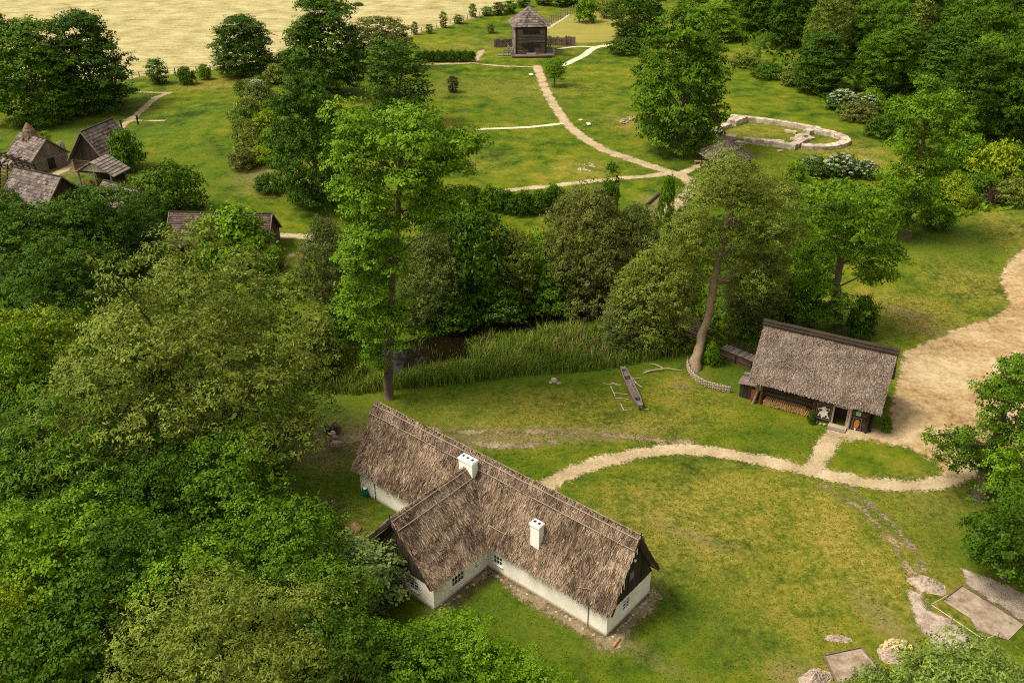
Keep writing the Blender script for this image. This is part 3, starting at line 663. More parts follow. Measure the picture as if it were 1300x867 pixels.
# ------------------------------------------------------------------ log barn
BA = at(958, 511.7); BX = np.array((.877, -.48)); BYv = np.array((.48, .877)); BL, BD = 13.3, 7.2
BARN = empty('log_barn', BA, math.atan2(-.48, .877), 'log barn with grey thatched roof and firewood stacked under its front eave', 'barn')
def log_wall(mb, p, q, z0, z1, r=.14, seed=0, gaps=()):
    d = Vector((q[0]-p[0], q[1]-p[1], 0)); L = d.length; d.normalize(); z = z0+r; qd = random.Random(seed); P = Vector((p[0], p[1], 0))
    while z < z1:
        for (a, b) in gaps or ((0, L),):
            mb.tube([P+d*(a-.12)+Vector((0, 0, z)), P+d*(b+.12)+Vector((0, 0, z))], r*qd.uniform(.92, 1.08), 7, tint=qd.random())
        z += r*1.85
def barn():
    p = BARN; ez, rz, ov = 3.2, 8.75, .85
    mid = BD/2
    w = MB(); log_wall(w, (.3, 1.5), (6.6, 1.5), 0, 2.9, seed=1); log_wall(w, (6.6, .25), (6.6, 1.4), 0, 2.9, seed=2)
    log_wall(w, (7., .2), (8.6, .2), 0, 2.7, seed=3); log_wall(w, (10.6, .2), (12.3, .2), 0, 2.7, seed=4)
    log_wall(w, (12.8, 1.2), (12.8, BD-.3), 0, 2.9, seed=5); log_wall(w, (.2, BD-.2), (12.8, BD-.2), 0, 2.9, seed=6); log_wall(w, (.3, 1.5), (.3, BD-.3), 0, 2.9, seed=7)
    w.build('log_wall', M['log_wood'], p)
    f = MB(); f.box((8.7, 1.6, .1), (10.5, 1.7, 2.6)); f.build('doorway_back', M['dark_wood'], p)
    d = MB(); d.box((8.72, .05, 0), (8.9, .35, 2.6)); d.box((10.3, .05, 0), (10.48, .35, 2.6)); d.box((8.72, .04, 2.35), (10.48, .34, 2.6)); dr = d.build('door_frame', M['pale_wood'], p)
    d = MB(); d.box((8.6, -.75, .0), (10.6, -.05, .18)); d.build('door_step', M['pale_wood'], p)
    d = MB(); d.box((8.6, -1.2, -.05), (10.6, -.76, .08)); d.build('door_step', M['grey_wood'], p)
    for (x, y, m) in ((.05, .1, 'grey_wood'), (.5, .25, 'red_wood'), (6.75, .1, 'dark_wood'), (12.55, .1, 'dark_wood'), (12.95, .6, 'dark_wood'), (10.62, -.02, 'pale_wood')):
        b = MB(); b.tube([(x-.25 if x < .2 else x, y-.25 if x < .2 else y, -.1), (x+.05, y, 1.6), (x, y+.05, 3.4)], [.17, .15, .14], 8); b.build('post', M[m], p)
    # roof
    run, rise = mid+ov, rz-ez; sl = math.hypot(run, rise); r = MB(); x0, Lr = -.95, BL+1.5
    thatch_slope(r, (x0, mid, rz), (1, 0, 0), (0, -run/sl, -rise/sl), (0, -rise/sl, run/sl), Lr, sl, dens=90, seed=51, straw=(.22, .45), wid=.07, patchy=.45)
    thatch_slope(r, (x0, mid, rz), (1, 0, 0), (0, run/sl, -rise/sl), (0, rise/sl, run/sl), Lr, sl, dens=25, seed=52, straw=(.25, .5), patchy=.5)
    ro = r.build('roof', M['thatch_b'], p)
    for k, (dy, dz) in enumerate(((-.34, -.02), (-.12, .24), (.2, .2))):
        c = MB(); q = random.Random(k)
        c.tube([(x0-.15+(Lr+.3)*i/9, mid+dy+q.uniform(-.03, .03), rz+.18+dz+q.uniform(-.03, .03)) for i in range(10)], .17, 7); c.build('ridge_pole', M['dark_wood'], ro)
    for sg in (0, 1):
        gm = MB(); xx = .2 if sg == 0 else BL-.35
        plank_gable(gm, (xx, .25, 2.9), (xx, BD-.25, 2.9), (xx, mid, rz-.6), (-1 if sg == 0 else 1, 0), seed=8+sg); gm.build('gable_boards', M['dark_wood'], p)
    # lean-to on the left
    s = MB(); q = random.Random(5)
    for i in range(9): s.obox((-1.1+.02*i, .35+i*.24, 2.12+.05*i), (1.25, .0, .12), (0, .115, .02), (0, 0, .025), q.random())
    s.build('lean_to_roof', M['shingle'], p)
    s = MB(); plank = 0
    for i in range(9): s.box((-2.05+.2*i, .55, 0), (-1.87+.2*i, .6, 1.85), q.random())
    for i in range(8): s.box((-2.09, .62+.2*i, 0), (-2.04, .8+.2*i, 1.9), q.random())
    s.build('lean_to_wall', M['dark_wood'], p)
    s = MB(); s.box((-.62, .2, 0), (-.05, .27, 1.65)); s.build('lean_to_door', M['red_wood'], p)
barn()
def BP(x, y, z=0.):
    w = np.array((BA.x, BA.y))+BX*x+BYv*y
    return Vector((w[0], w[1], BA.z+z))
BRZ = math.atan2(-.48, .877)
# firewood: cut logs stacked against the wall, each a log of its own
lm_ = []
for i in range(3):
    b = MB(); q = random.Random(i); n = 7; r = [.11, .13, .1][i]
    b.tube([(0, -.42, 0), (0, .42, 0)], [r, r], n); lm_.append((b.mesh('firewood_log', M['cut_wood'] if i < 2 else M['cut_wood_b']), r))
k = 0
for row in range(4):
    for c in range(24-(row > 2)*4):
        me, r = lm_[2 if (c > 17 and rnd.random() < .8) else rnd.choice((0, 0, 1))]
        o = link('firewood_log', me, loc=BP(1.0+c*.235+(row % 2)*.115+rnd.uniform(-.02, .02), .62+rnd.uniform(-.08, .08), .1+row*.2), rz=BRZ)
        tag(o, 'split firewood log in the stack against the barn log wall', 'firewood', 'firewood stacked along the barn front')
# hides, sign on the front
def outline_slab(name, pts, y, t, mat, parent=None, jit=0):
    n = len(pts); vs = [(x, y, z) for x, z in pts]+[(x, y-t, z) for x, z in pts]
    b = MB(); b.add(vs, [tuple(range(n)), tuple(reversed(range(n, 2*n)))]+[(i, n+i, n+(i+1) % n, (i+1) % n) for i in range(n)]); return b.build(name, mat, parent)
hd = empty('cow_hide', BP(7.8, -.02, 0), BRZ, 'white hide with black patches stretched on the log wall left of the barn door', 'hide')
hp = [(-.15, 1.95), (.1, 2.1), (.25, 1.8), (.62, 1.9), (.58, 1.6), (.42, 1.35), (.5, .95), (.72, .65), (.4, .6), (.12, .75), (-.1, .45), (-.25, .72), (-.62, .7), (-.5, 1.), (-.42, 1.3), (-.7, 1.6), (-.45, 1.72)]
outline_slab('hide_sheet', hp, 0, .05, M['hide_white'], hd)
for (cx, cz, r) in ((-.36, 1.5, .17), (.4, 1.65, .14), (.33, .8, .13), (-.35, .85, .11)):
    outline_slab('patch', [(cx+r*(1+.25*math.sin(3*a))*math.cos(a), cz+r*math.sin(a)) for a in np.linspace(0, 6.28, 12, endpoint=False)], -.052, .012, M['hide_black'], hd)
rk = MB()
for x in (-.8, .8): rk.beam((x, .05, 0), (x, .05, 2.3), .07, .07)
for z in (.35, 2.2): rk.beam((-.85, .02, z), (.85, .02, z), .06, .06)
rk.build('stretching_frame', M['grey_wood'], hd)
fx = empty('fox_hide', BP(11.5, -.05, 0), BRZ, 'orange brown fur hung in a frame on the log wall right of the barn door', 'hide')
outline_slab('fur', [(-.1, 1.45), (.15, 1.5), (.3, 1.25), (.27, .8), (.18, .5), (.05, .3), (-.2, .35), (-.28, .8), (-.25, 1.2)], 0, .06, M['fox'], fx)
outline_slab('tail_tip', [(-.16, .36), (.04, .31), (0, .05), (-.14, .06)], -.0, .055, M['hide_white'], fx)
rk = MB()
for x in (-.5, .5): rk.beam((x, .06, 0), (x*.8, .06, 1.75), .07, .07)
for z in (.25, 1.65): rk.beam((-.55, .03, z), (.55, .03, z), .06, .06)
rk.build('stretching_frame', M['grey_wood'], fx)
sg = MB(); sg.box((-.27, -.03, 0), (.27, 0, .52)); so = sg.build('green_board', M['green_sign'], loc=BP(11.5, -.0, 1.95), rz=BRZ); tag(so, 'small pale green board fixed to the barn logs above the orange fur', 'sign')
st = rock_mesh('pale_stone', 77, .3, M['stone'])
for i, (x, y) in enumerate(((7.3, -.5), (7.75, -.6), (8.2, -.55))):
    o = link('pale_stone', st, loc=BP(x, y, .05), rz=i); o.scale = (.8, .7, .6); tag(o, 'pale stone lying below the white cow hide at the barn front', 'stone', 'stones under the cow hide')

# wooden footbridge / walkway behind the barn's left end
A0, A1 = at(913, 452), at(975, 478); A0.z = max(A0.z, -.2)+.45; A1.z = A0.z+.05
def walkway():
    d = (A1-A0); d.z = 0; L = d.length; rz = math.atan2(d.y, d.x)
    p = empty('plank_walkway', A0, rz, 'grey plank footbridge with rails joining the left end of the log barn', 'footbridge')
    b = MB(); q = random.Random(2)
    for i in range(int(L/.22)): b.box((i*.22, 0, .6+q.uniform(-.01, .01)), (i*.22+.2, 1.7, .67), q.random())
    b.build('deck', M['grey_wood'], p)
    b = MB(); log_wall(b, (0, .0), (L, .0), -.7, .62, .12, seed=3); b.build('side_logs', M['log_wood'], p)
    for yy, zz in ((-.15, .75), (1.75, 1.7)):
        for i in range(4):
            c = MB(); c.beam((.1+i*(L-.2)/3, yy, -.8), (.1+i*(L-.2)/3, yy, zz), .14, .14); c.build('post', M['dark_wood'], p)
    for z in (1.0, 1.3, 1.6):
        c = MB(); c.beam((0, 1.75, z), (L, 1.75, z), .07, .1); c.build('rail', M['dark_wood'], p)
    c = MB(); c.beam((0, -.16, .78), (L, -.16, .78), .1, .1); c.build('rail', M['dark_wood'], p)
walkway()
# wicker fence curving round the leaning willow
def wicker():
    pts = [at(x, y) for x, y in ((872, 462), (874, 472), (882, 482), (893, 489), (908, 494), (927, 498))]
    L = smooth_line([(v.x, v.y) for v in pts], 6); o = pts[0]
    p = empty('wicker_fence', o, 0, 'low woven brushwood fence curving past the foot of the leaning willow', 'fence')
    w = MB(); q = random.Random(4)
    for z in range(7):
        w.tube([(x-o.x+.07*(-1)**(i+z), y-o.y+.07*(-1)**(i+z), g(x, y)-o.z+.1+z*.12) for i, (x, y) in enumerate(L)], .065, 5, tint=q.random())
    w.build('wattle', M['pale_wood'], p)
    for i in range(0, len(L), 2):
        s = MB(); x, y = L[i]; z = g(x, y)-o.z; s.tube([(x-o.x, y-o.y, z-.2), (x-o.x, y-o.y, z+1.05+q.uniform(0, .2))], .05, 5); s.build('stake', M['grey_wood'], p)
wicker()

# ------------------------------------------------------------------ dugout boat and poles on the grass
def boat():
    a, b = at(790, 471), at(813, 521); d = b-a; L = d.length; rz = math.atan2(d.y, d.x)
    p = empty('dugout_boat', a+Vector((0, 0, .12)), rz, 'long narrow grey wooden dugout boat lying on poles on the grass', 'boat')
    n = 18; V = []; F = []
    prof = lambda t: .36*min(1, .55+2.2*min(t, 1-t))
    rows = []
    for i in range(n+1):
        t = i/n; w = prof(t)*1.35; x = t*L; z0 = .05+.18*abs(2*t-1)**4; zt = .58+.12*abs(2*t-1)**3
        rows.append([(x, -w, zt), (x, -w*.8, z0), (x, w*.8, z0), (x, w, zt), (x, w-.09, zt), (x, w*.7, z0+.12), (x, -w*.7, z0+.12), (x, -w+.09, zt)])
    for r in rows: V += r
    for i in range(n):
        for k in range(8): F.append((i*8+k, i*8+(k+1) % 8, i*8+8+(k+1) % 8, i*8+8+k))
    m = MB(); m.add(V, F+[tuple(range(8)), tuple(n*8+k for k in reversed(range(8)))]); m.build('hull', M['grey_wood'], p)
    for t in (.0, .93): 
        w = prof(.05)*1.25; e = MB(); e.box((t*L+.02, -w+.02, .2), (t*L+.55, w-.02, .55+.03)); e.build('end_deck', M['grey_wood'], p)
    for t in (.24, .78):
        e = MB(); e.box((t*L, -.44, .42), (t*L+.3, .44, .5)); e.build('thwart', M['dark_wood'], p)
    e = MB()
    for k in range(5): e.box((.3*L, -.3+.12*k, .25), (.75*L, -.2+.12*k, .285), rnd.random())
    e.build('floor_boards', M['shingle'], p)
boat()
for i, (x0, y0, x1, y1) in enumerate(((766, 487, 788, 489), (775, 490, 781, 503), (779, 499, 797, 501), (781, 505, 798, 507), (788, 513, 792, 521), (776, 486, 784, 488), (791, 521, 802, 520), (814, 519, 824, 520), (803, 480, 814, 480), (804, 484, 815, 492), (801, 478, 808, 486))):
    a, b = at(x0, y0), at(x1, y1); t = MB(); t.tube([Vector((0, 0, .08)), b-a+Vector((0, 0, .08))], [.07, .06], 6)
    o = t.build('pole', M['pale_wood'], loc=a); tag(o, 'thin pale wooden pole lying on the grass around the dugout boat', 'pole', 'poles lying around the boat')
def branch(name, pts, r, mat, label, side=(), grp=None):
    P = [at(x, y, dz)+Vector((0, 0, dz)) for x, y, dz in pts]; o = P[0].copy(); b = MB()
    b.tube([q-o for q in P], np.linspace(r, r*.5, len(P)), 6)
    for s in side:
        Q = [at(x, y, dz)+Vector((0, 0, dz)) for x, y, dz in s]; b.tube([q-o for q in Q], np.linspace(r*.6, r*.3, len(Q)), 5)
    return tag(b.build(name, M[mat], loc=o), label, 'branch', grp)
branch('fallen_branch', [(817, 473, .1), (830, 469, .25), (848, 467, .3), (866, 470, .1)], .11, 'pale_wood', 'forked bare branch lying on the dark grass beside the boat', [[(842, 467, .3), (832, 462, .3), (824, 461, .1)], [(826, 470, .2), (818, 470, .1)]])
rb = rock_mesh('pale_rubble', 5, .45, M['stone'])
for i, (x, y, s) in enumerate(((704, 482, 1.2), (709, 486, .8), (699, 485, .6))):
    o = link('pale_rubble', rb, loc=at(x, y), rz=i*2.); o.scale = (s, s, s*.8); tag(o, 'small pale lump of rubble on the bank grass by the reeds', 'stone', 'rubble lumps by the reeds')

# brush pile and heap behind the house
def brush(pt, n, l, lab, mat='bark', spread=.5, rz=0.5, h=.7):
    o = at(*pt); b = MB(); q = random.Random(n)
    for i in range(n):
        a = rz+q.gauss(0, .18); c = Vector((q.gauss(0, l*.2), q.gauss(0, spread), q.uniform(.05, h))); d = Vector((math.cos(a), math.sin(a), q.gauss(0, .08)))*l*q.uniform(.3, .6)
        b.tube([c-d, c+d], [.05, .025], 4, tint=q.random())
    return tag(b.build('brush_pile', M[mat], loc=o), lab, 'brush pile')
brush((402, 650), 60, 3.6, 'pile of brown brushwood on the shaded grass left of the house', rz=.55)
brush((868, 424), 90, 5.0, 'heap of bare grey branches beside the leaning willow trunk', 'pale_wood', .9, -.5, 2.2)
M['heap_earth'] = m_plain('heap_earth', (.20, .115, .065), 1, .05, .4, 3)
he = rock_mesh('earth_heap', 9, 1.0, M['heap_earth'], .35)
o = link('earth_heap', he, loc=at(451, 672), rz=.4); o.scale = (.7, 1.25, 1); tag(o, 'reddish brown heap on the grass beside the wing gable', 'heap')

# sheep
def sheep_mesh(dark):
    me = bpy.data.meshes.new('sheep_skin')
    V = [(0, 0, .62), (-.32, 0, .64), (.30, 0, .63), (.46, 0, .74), (.60, 0, .62), (.70, 0, .55), (-.46, 0, .58),
         (.26, .13, .38), (.27, .13, .18), (.28, .13, .02), (.26, -.13, .38), (.24, -.13, .18), (.25, -.13, .02),
         (-.30, .13, .42), (-.36, .13, .24), (-.33, .13, .02), (-.30, -.13, .42), (-.34, -.13, .24), (-.31, -.13, .02)]
    E = [(0, 1), (0, 2), (2, 3), (3, 4), (4, 5), (1, 6), (2, 7), (7, 8), (8, 9), (2, 10), (10, 11), (11, 12), (1, 13), (13, 14), (14, 15), (1, 16), (16, 17), (17, 18)]
    Rr = [.27, .26, .24, .13, .11, .07, .1, .1, .05, .045, .1, .05, .045, .11, .055, .045, .11, .055, .045]
    me.from_pydata(V, E, []); o = bpy.data.objects.new('sheep_tmp', me); COL.objects.link(o)
    sk = o.modifiers.new('s', 'SKIN'); ss = o.modifiers.new('d', 'SUBSURF'); ss.levels = 1
    for i, r in enumerate(Rr): me.skin_vertices[0].data[i].radius = (r, r)
    me.skin_vertices[0].data[0].use_root = True
    dg = bpy.context.evaluated_depsgraph_get(); m2 = bpy.data.meshes.new_from_object(o.evaluated_get(dg)); bpy.data.objects.remove(o)
    m2.materials.clear(); m2.materials.append(M['fleece_dark' if dark else 'fleece'])
    m2.polygons.foreach_set('use_smooth', np.ones(len(m2.polygons), bool)); return m2
for (x, y, rz, dk, lab) in ((427, 570, .2, 0, 'pale brown sheep grazing nearest to the house, lowest of the little flock'), (424, 559, 1.9, 0, 'greyish sheep seen from behind in the middle of the little flock'),
                       (419.5, 550.5, 2.6, 1, 'dark sheep at the left edge of the little flock under the willow'), (427, 548, -.6, 1, 'darkest sheep at the far side of the little flock')):
    m_ = sheep_mesh(dk); e = empty('sheep', at(x, y), rz, lab, 'sheep', 'sheep grazing behind the house'); e.scale = (1.25,)*3
    m_.name = 'body'; link('body', m_, parent=e)
    for s in (-1, 1):
        b = MB(); b.add([(.58, .07*s, .69), (.52, .2*s, .66), (.60, .19*s, .63), (.62, .07*s, .66)], [(0, 1, 2, 3)]); b.build('ear', M['fleece_dark'], e)

# ------------------------------------------------------------------ dig site bottom right
def trench(name, px, label, rim=.18):
    P = [at(*q) for q in px]; o = P[0].copy(); p = empty(name, o, 0, label, 'excavation pit')
    b = MB(); n = len(P); vs = [(q.x-o.x, q.y-o.y, g(q.x, q.y)-o.z+.06) for q in P]; b.add(vs, [tuple(range(n))]); b.build('pit_floor', M['dig_solid'], p)
    for i in range(n):
        a, c = P[i]-o, P[(i+1) % n]-o
        if i in (0, n-1) or n == 4 and i == 1:
            w = MB(); w.beam(a+Vector((0, 0, rim*.5)), c+Vector((0, 0, rim*.5)), .14, rim); w.build('edge_bank', M['dark_earth'], p)
M['brown_roof'] = m_wood('brown_roof', (.05, .032, .026), (.15, .10, .082), (2, 2, 2), 2.5)
def m_solid(name, stops, sc):
    m, t = newmat(name); p = pos(t); n = noise(t, sc, 5, .65, p); n2 = noise(t, sc*5, 4, .7, p)
    f = math_(t, 'ADD', math_(t, 'MULTIPLY', n, .6), math_(t, 'MULTIPLY', n2, .4)); out(t, bsdf(t, ramp(t, f, stops), .95, .1, n2, .5, .05).outputs[0]); return m
M['dig_solid'] = m_solid('pit_sand', [(.38, (.16, .115, .078)), (.60, (.34, .265, .195))], .7)
M['dark_earth'] = m_solid('pit_edge', [(.35, (.07, .05, .03)), (.65, (.19, .14, .08))], 3)
M['gravel_solid'] = m_solid('spoil', [(.38, (.17, .125, .09)), (.62, (.45, .36, .28))], 3.5)
trench('excavation_pit', [(1221, 743), (1300, 792), (1280, 812), (1240, 800), (1232, 785), (1196, 762)], 'large shallow sandy excavation pit with dark earth edge at the lower right')
trench('excavation_pit', [(1045, 832), (1093, 822), (1120, 852), (1062, 868)], 'small square sandy excavation pit beside the stone heap at the bottom edge')
def mound(px, py, rx, ry, h, rz, lab, mat='gravel_solid', seed=1):
    o = at(px, py); q = np.random.default_rng(seed); n, k = 12, 26; V = [(0, 0, h)]; F = []
    ph = q.uniform(0, 6, 3)
    for i in range(1, n+1):
        r = i/n
        for j in range(k):
            a = 2*math.pi*j/k; rr = r*(1+.12*math.sin(2*a+ph[0])+.08*math.sin(5*a+ph[1]))
            V.append((rr*rx*math.cos(a), rr*ry*math.sin(a), h*(math.cos(r*math.pi)+1)/2*(1+q.normal(0, .10))+q.normal(0, .03)-.03*(r > .95)))
    for j in range(k): F.append((0, 1+j, 1+(j+1) % k))
    b = MB(); F2 = []
    for i in range(n-1):
        for j in range(k): F2.append((1+i*k+j, 1+(i+1)*k+j, 1+(i+1)*k+(j+1) % k, 1+i*k+(j+1) % k))
    b.add(V, F+F2); return tag(b.build('spoil_heap', M[mat], loc=o, rz=rz), lab, 'spoil heap')
mound(1178, 742, 1.65, 1.2, .75, -.2, 'rounded grey spoil heap where the wheel ruts end', seed=1)
mound(1063, 810, 1.15, .55, .3, -.1, 'small flat grey spoil heap on the grass above the small pit', seed=2)
mound(1035, 862, 1.5, 1.1, .7, .3, 'grey spoil heap at the bottom edge left of the small pit', seed=3)
mound(1132, 829, 1.5, 1.1, .5, .3, 'sandy spoil heap under the yellow stones', seed=4)
yr = [rock_mesh('yellow_stone', 60+i, .24, M['yellow_stone'], .7) for i in range(4)]
for i in range(34):
    a, r = rnd.uniform(0, 6.28), rnd.uniform(0, 1)**.5
    c = at(1138, 824); c += Vector((1.35*r*math.cos(a), .95*r*math.sin(a), .42*(1-r*r)+.12))
    o = link('yellow_stone', yr[i % 4], loc=c, rz=rnd.uniform(0, 6)); s = rnd.uniform(.55, 1.25); o.scale = (s, s, s)
    tag(o, 'yellowish broken stone in the heap between the two excavation pits', 'stone', 'yellow stones heaped by the pits')
def tape_fence():
    P = [at(x, y) for x, y in ((1201, 762), (1180, 774), (1207, 792), (1247, 819), (1266, 810))]; o = P[1]
    p = empty('tape_barrier', o, 0, 'white tape strung on short stakes beside the large excavation pit', 'barrier')
    for q in P:
        b = MB(); b.beam(q-o, q-o+Vector((0, 0, .75)), .06, .06); b.build('stake', M['grey_wood'], p)
    b = MB()
    for a, c in zip(P[:-1], P[1:]): b.beam(a-o+Vector((0, 0, .7)), c-o+Vector((0, 0, .7)), .02, .05)
    b.build('tape', M['tape'], p)
tape_fence()

# ------------------------------------------------------------------ far buildings
def ridge_roof(mb, cx, cy, half_x, half_y, ez, rz, t=.14, axis='x', rows=8, seed=0, lift=.13, gap=0.):
    """shingled gable roof; ridge along x, rows of overlapping boards"""
    q = random.Random(seed)
    for sg in (-1, 1):
        for i in range(rows):
            f0, f1 = i/rows, (i+1.25)/rows
            y0, z0 = cy+sg*half_y*f0, rz-(rz-ez)*f0; y1, z1 = cy+sg*half_y*f1, rz-(rz-ez)*f1
            x = cx-half_x
            while x < cx+half_x-.05:
                w = min(q.uniform(.45, .9), cx+half_x-x); dz = lift+q.uniform(0, .05)+.0
                a = Vector((x+.02, y0, z0+.0)); b = Vector((x+w-.02, y0, z0)); c = Vector((x+w-.02, y1, z1+dz)); d = Vector((x+.02, y1, z1+dz))
                up = Vector((0, 0, t*.5)); mb.add([a-up, b-up, c-up, d-up, a+up, b+up, c+up, d+up], [(0, 3, 2, 1), (4, 5, 6, 7), (0, 1, 5, 4), (1, 2, 6, 5), (2, 3, 7, 6), (3, 0, 4, 7)], q.random())
                x += w
def tower():
    o = at(671.5, 66.5); p = empty('wooden_tower', o, R_(7), 'square dark wooden tower with pyramid shingle roof standing on a railed platform', 'tower')
    h, a = 8.3, 4.3
    w = MB()
    for (s, t_) in (((-a, -a), (a, -a)), ((a, -a), (a, a)), ((a, a), (-a, a)), ((-a, a), (-a, -a))):
        log_wall(w, s, t_, .6, h, .2, seed=int(s[0]*3+s[1]))
    w.build('log_wall', M['tower_wood'], p)
    b = MB(); b.box((-a-1.6, -a-3.0, .25), (a+2.2, a+.9, .6)); b.build('platform', M['tower_wood'], p)
    for sx in (-1, 1):
        c = MB(); c.beam((sx*a, -a-.02, .6), (sx*a, -a-.02, h), .45, .5); c.build('corner_post', M['dark_wood'], p)
        c = MB(); c.beam((sx*a, a+.02, .6), (sx*a, a+.02, h), .45, .5); c.build('corner_post', M['dark_wood'], p)
    d = MB(); d.box((-.75, -a-.34, .62), (.75, -a-.18, 3.5)); d.build('door', M['soot_opening_shade'], p)  # dark slab, the shade of the open doorway as colour
    for x in (-1.75, 1.75):
        d = MB(); d.box((x-.8, -a-.34, 2.4), (x+.8, -a-.18, 3.3)); d.build('window', M['soot_opening_shade'], p)  # dark slabs stand for the shade inside the openings
    for x in (-1.65, 0, 1.65):
        d = MB(); d.box((x-.72, -a-.34, 6.2), (x+.72, -a-.18, 7.2)); d.build('window', M['soot_opening_shade'], p)  # upper openings, their inner shade painted as dark slabs
    d = MB(); d.box((-a-.25, -a-.42, 7.55), (a+.25, -a-.22, 7.95)); d.box((-a-.25, -a-.4, 3.55), (a+.25, -a-.22, 3.8)); d.build('beam', M['dark_wood'], p)
    r = MB(); q = random.Random(3); R0 = a+1.15; apex = h+4.9; rows = 9
    for k in range(4):
        ca, sa = math.cos(k*math.pi/2), math.sin(k*math.pi/2); rot = lambda x, y: (x*ca-y*sa, x*sa+y*ca)
        for i in range(rows):
            f0, f1 = i/rows, min(1.06, (i+1.3)/rows); n = max(1, int(R0*2*f1/.75))
            for j in range(n):
                u0, u1 = -1+2*j/n, -1+2*(j+1)/n; dz = .09+q.uniform(0, .08)
                P = [(*rot(u0*R0*f0, -R0*f0), apex-(apex-h)*f0), (*rot(u1*R0*f0, -R0*f0), apex-(apex-h)*f0), (*rot(u1*R0*f1-.02, -R0*f1), apex-(apex-h)*f1+dz), (*rot(u0*R0*f1+.02, -R0*f1), apex-(apex-h)*f1+dz)]
                r.add(P, [(0, 1, 2, 3)], q.random())
    ro = r.build('roof', M['shingle'], p)
    s = MB(); s.tube([(0, 0, apex-.3), (0, 0, apex+.35)], [.25, .12], 8); s.build('finial', M['shingle'], ro)
    # stair wing to the left and railing
    b = MB(); b.box((-a-5.6, -a+.2, .15), (-a-.9, -a+2., .3)); b.build('ramp', M['grey_wood'], p)
    for (x0, y0, x1, y1) in ((-a-1.5, -a-2.9, -a-1.5, a), (a+2.1, -a-2.9, a+2.1, a), (-a-3.6, -a+.1, -a-.8, -a+.1), (-a-.8, -a-2.5, a+.8, -a-2.5)):
        L = math.hypot(x1-x0, y1-y0); n = max(2, int(L/1.6)); c = MB()
        if y0 == y1 == -a-2.5: continue
        for i in range(n+1): c.beam((x0+(x1-x0)*i/n, y0+(y1-y0)*i/n, .2), (x0+(x1-x0)*i/n, y0+(y1-y0)*i/n, 2.3 if i % 2 == 0 else 1.7), .16, .16)
        for z in (1.0, 1.65): c.beam((x0, y0, z), (x1, y1, z), .1, .14)
        c.build('railing', M['grey_wood'], p)
    b = MB(); b.box((-1.4, -a-1.9, .6), (1.3, -a-1.3, 1.05)); b.build('bench', M['pale_wood'], p)
M['tower_wood'] = m_wood('tower_logs', (.062, .044, .036), (.20, .145, .12), (.6, 3, 6), 3)
tower()
def palisade(px0, px1, label, h=2.7, w=.32):
    a, b = at(*px0), at(*px1); d = b-a; L = d.length; rz = math.atan2(d.y, d.x); p = empty('palisade', a, rz, label, 'palisade'); q = random.Random(int(L*9)); m = MB(); x = 0
    while x < L:
        z = g(a.x+d.x*x/L, a.y+d.y*x/L)-a.z; hh = h*q.uniform(.9, 1.08); c = .5*w
        m.tube([(x+c, 0, z-.2), (x+c, 0, z+hh-.3), (x+c, 0, z+hh)], [c*.98, c*.98, c*.3], 6, tint=q.random()); x += w
    m.build('stakes', M['tower_wood'], p)
    for z in (1.5,):
        r = MB(); r.beam((0, .22, z), (L, .22, z+d.z), .12, .15); r.build('rail', M['dark_wood'], p)
palisade((627, 60), (655, 59), 'dark log palisade running left from the wooden tower')
palisade((690, 57), (717, 58), 'near section of dark log palisade right of the tower')
palisade((717, 57.5), (730, 58), 'taller end section of dark palisade right of the tower', 3.0)
# kiosk: round shelter with a radial shingle roof
def kiosk():
    c = flat(922, 198, 2.6); c = Vector((c[0], c[1], g(*c))); p = empty('round_shelter', c, 0, 'open round wooden shelter with low conical plank roof behind the willow crown', 'shelter')
    n = 10; R0 = 5.3; r = MB(); q = random.Random(1)
    for k in range(n):
        for j in range(7):
            for lay, (f0, f1, dz) in enumerate(((.0, .55, .1), (.42, 1.02, 0))):
                t0, t1 = (k+j/7)/n*2*math.pi, (k+(j+.93)/7)/n*2*math.pi
                def pt(t, f, e): 
                    tt = (t*n/(2*math.pi) % 1-.5)*2*math.pi/n; rr = R0*f*math.cos(math.pi/n)/math.cos(tt); return (rr*math.cos(t), rr*math.sin(t), 5.7-2.9*f+e)
                e = dz+q.uniform(0, .07); r.add([pt(t0, f0, e), pt(t1, f0, e), pt(t1, f1, e+.05), pt(t0, f1, e+.05)], [(0, 1, 2, 3)], q.random())
    r.build('roof', M['shingle_dark'], p)
    for k in range(n):
        t = k/n*2*math.pi; b = MB(); b.beam((R0*.9*math.cos(t), R0*.9*math.sin(t), -.2), (R0*.9*math.cos(t), R0*.9*math.sin(t), 2.95), .28, .28); b.build('post', M['dark_wood'], p)
    for k in range(2, n-1):
        t0, t1 = k/n*2*math.pi, (k+1)/n*2*math.pi; b = MB()
        for z in (.5, 1.0): b.beam((R0*.9*math.cos(t0), R0*.9*math.sin(t0), z), (R0*.9*math.cos(t1), R0*.9*math.sin(t1), z), .1, .12)
        b.build('rail', M['dark_wood'], p)
    b = MB(); b.tube([(0, 0, 5.3), (0, 0, 5.95)], [.3, .1], 8); b.build('finial', M['shingle_dark'], p)
kiosk()
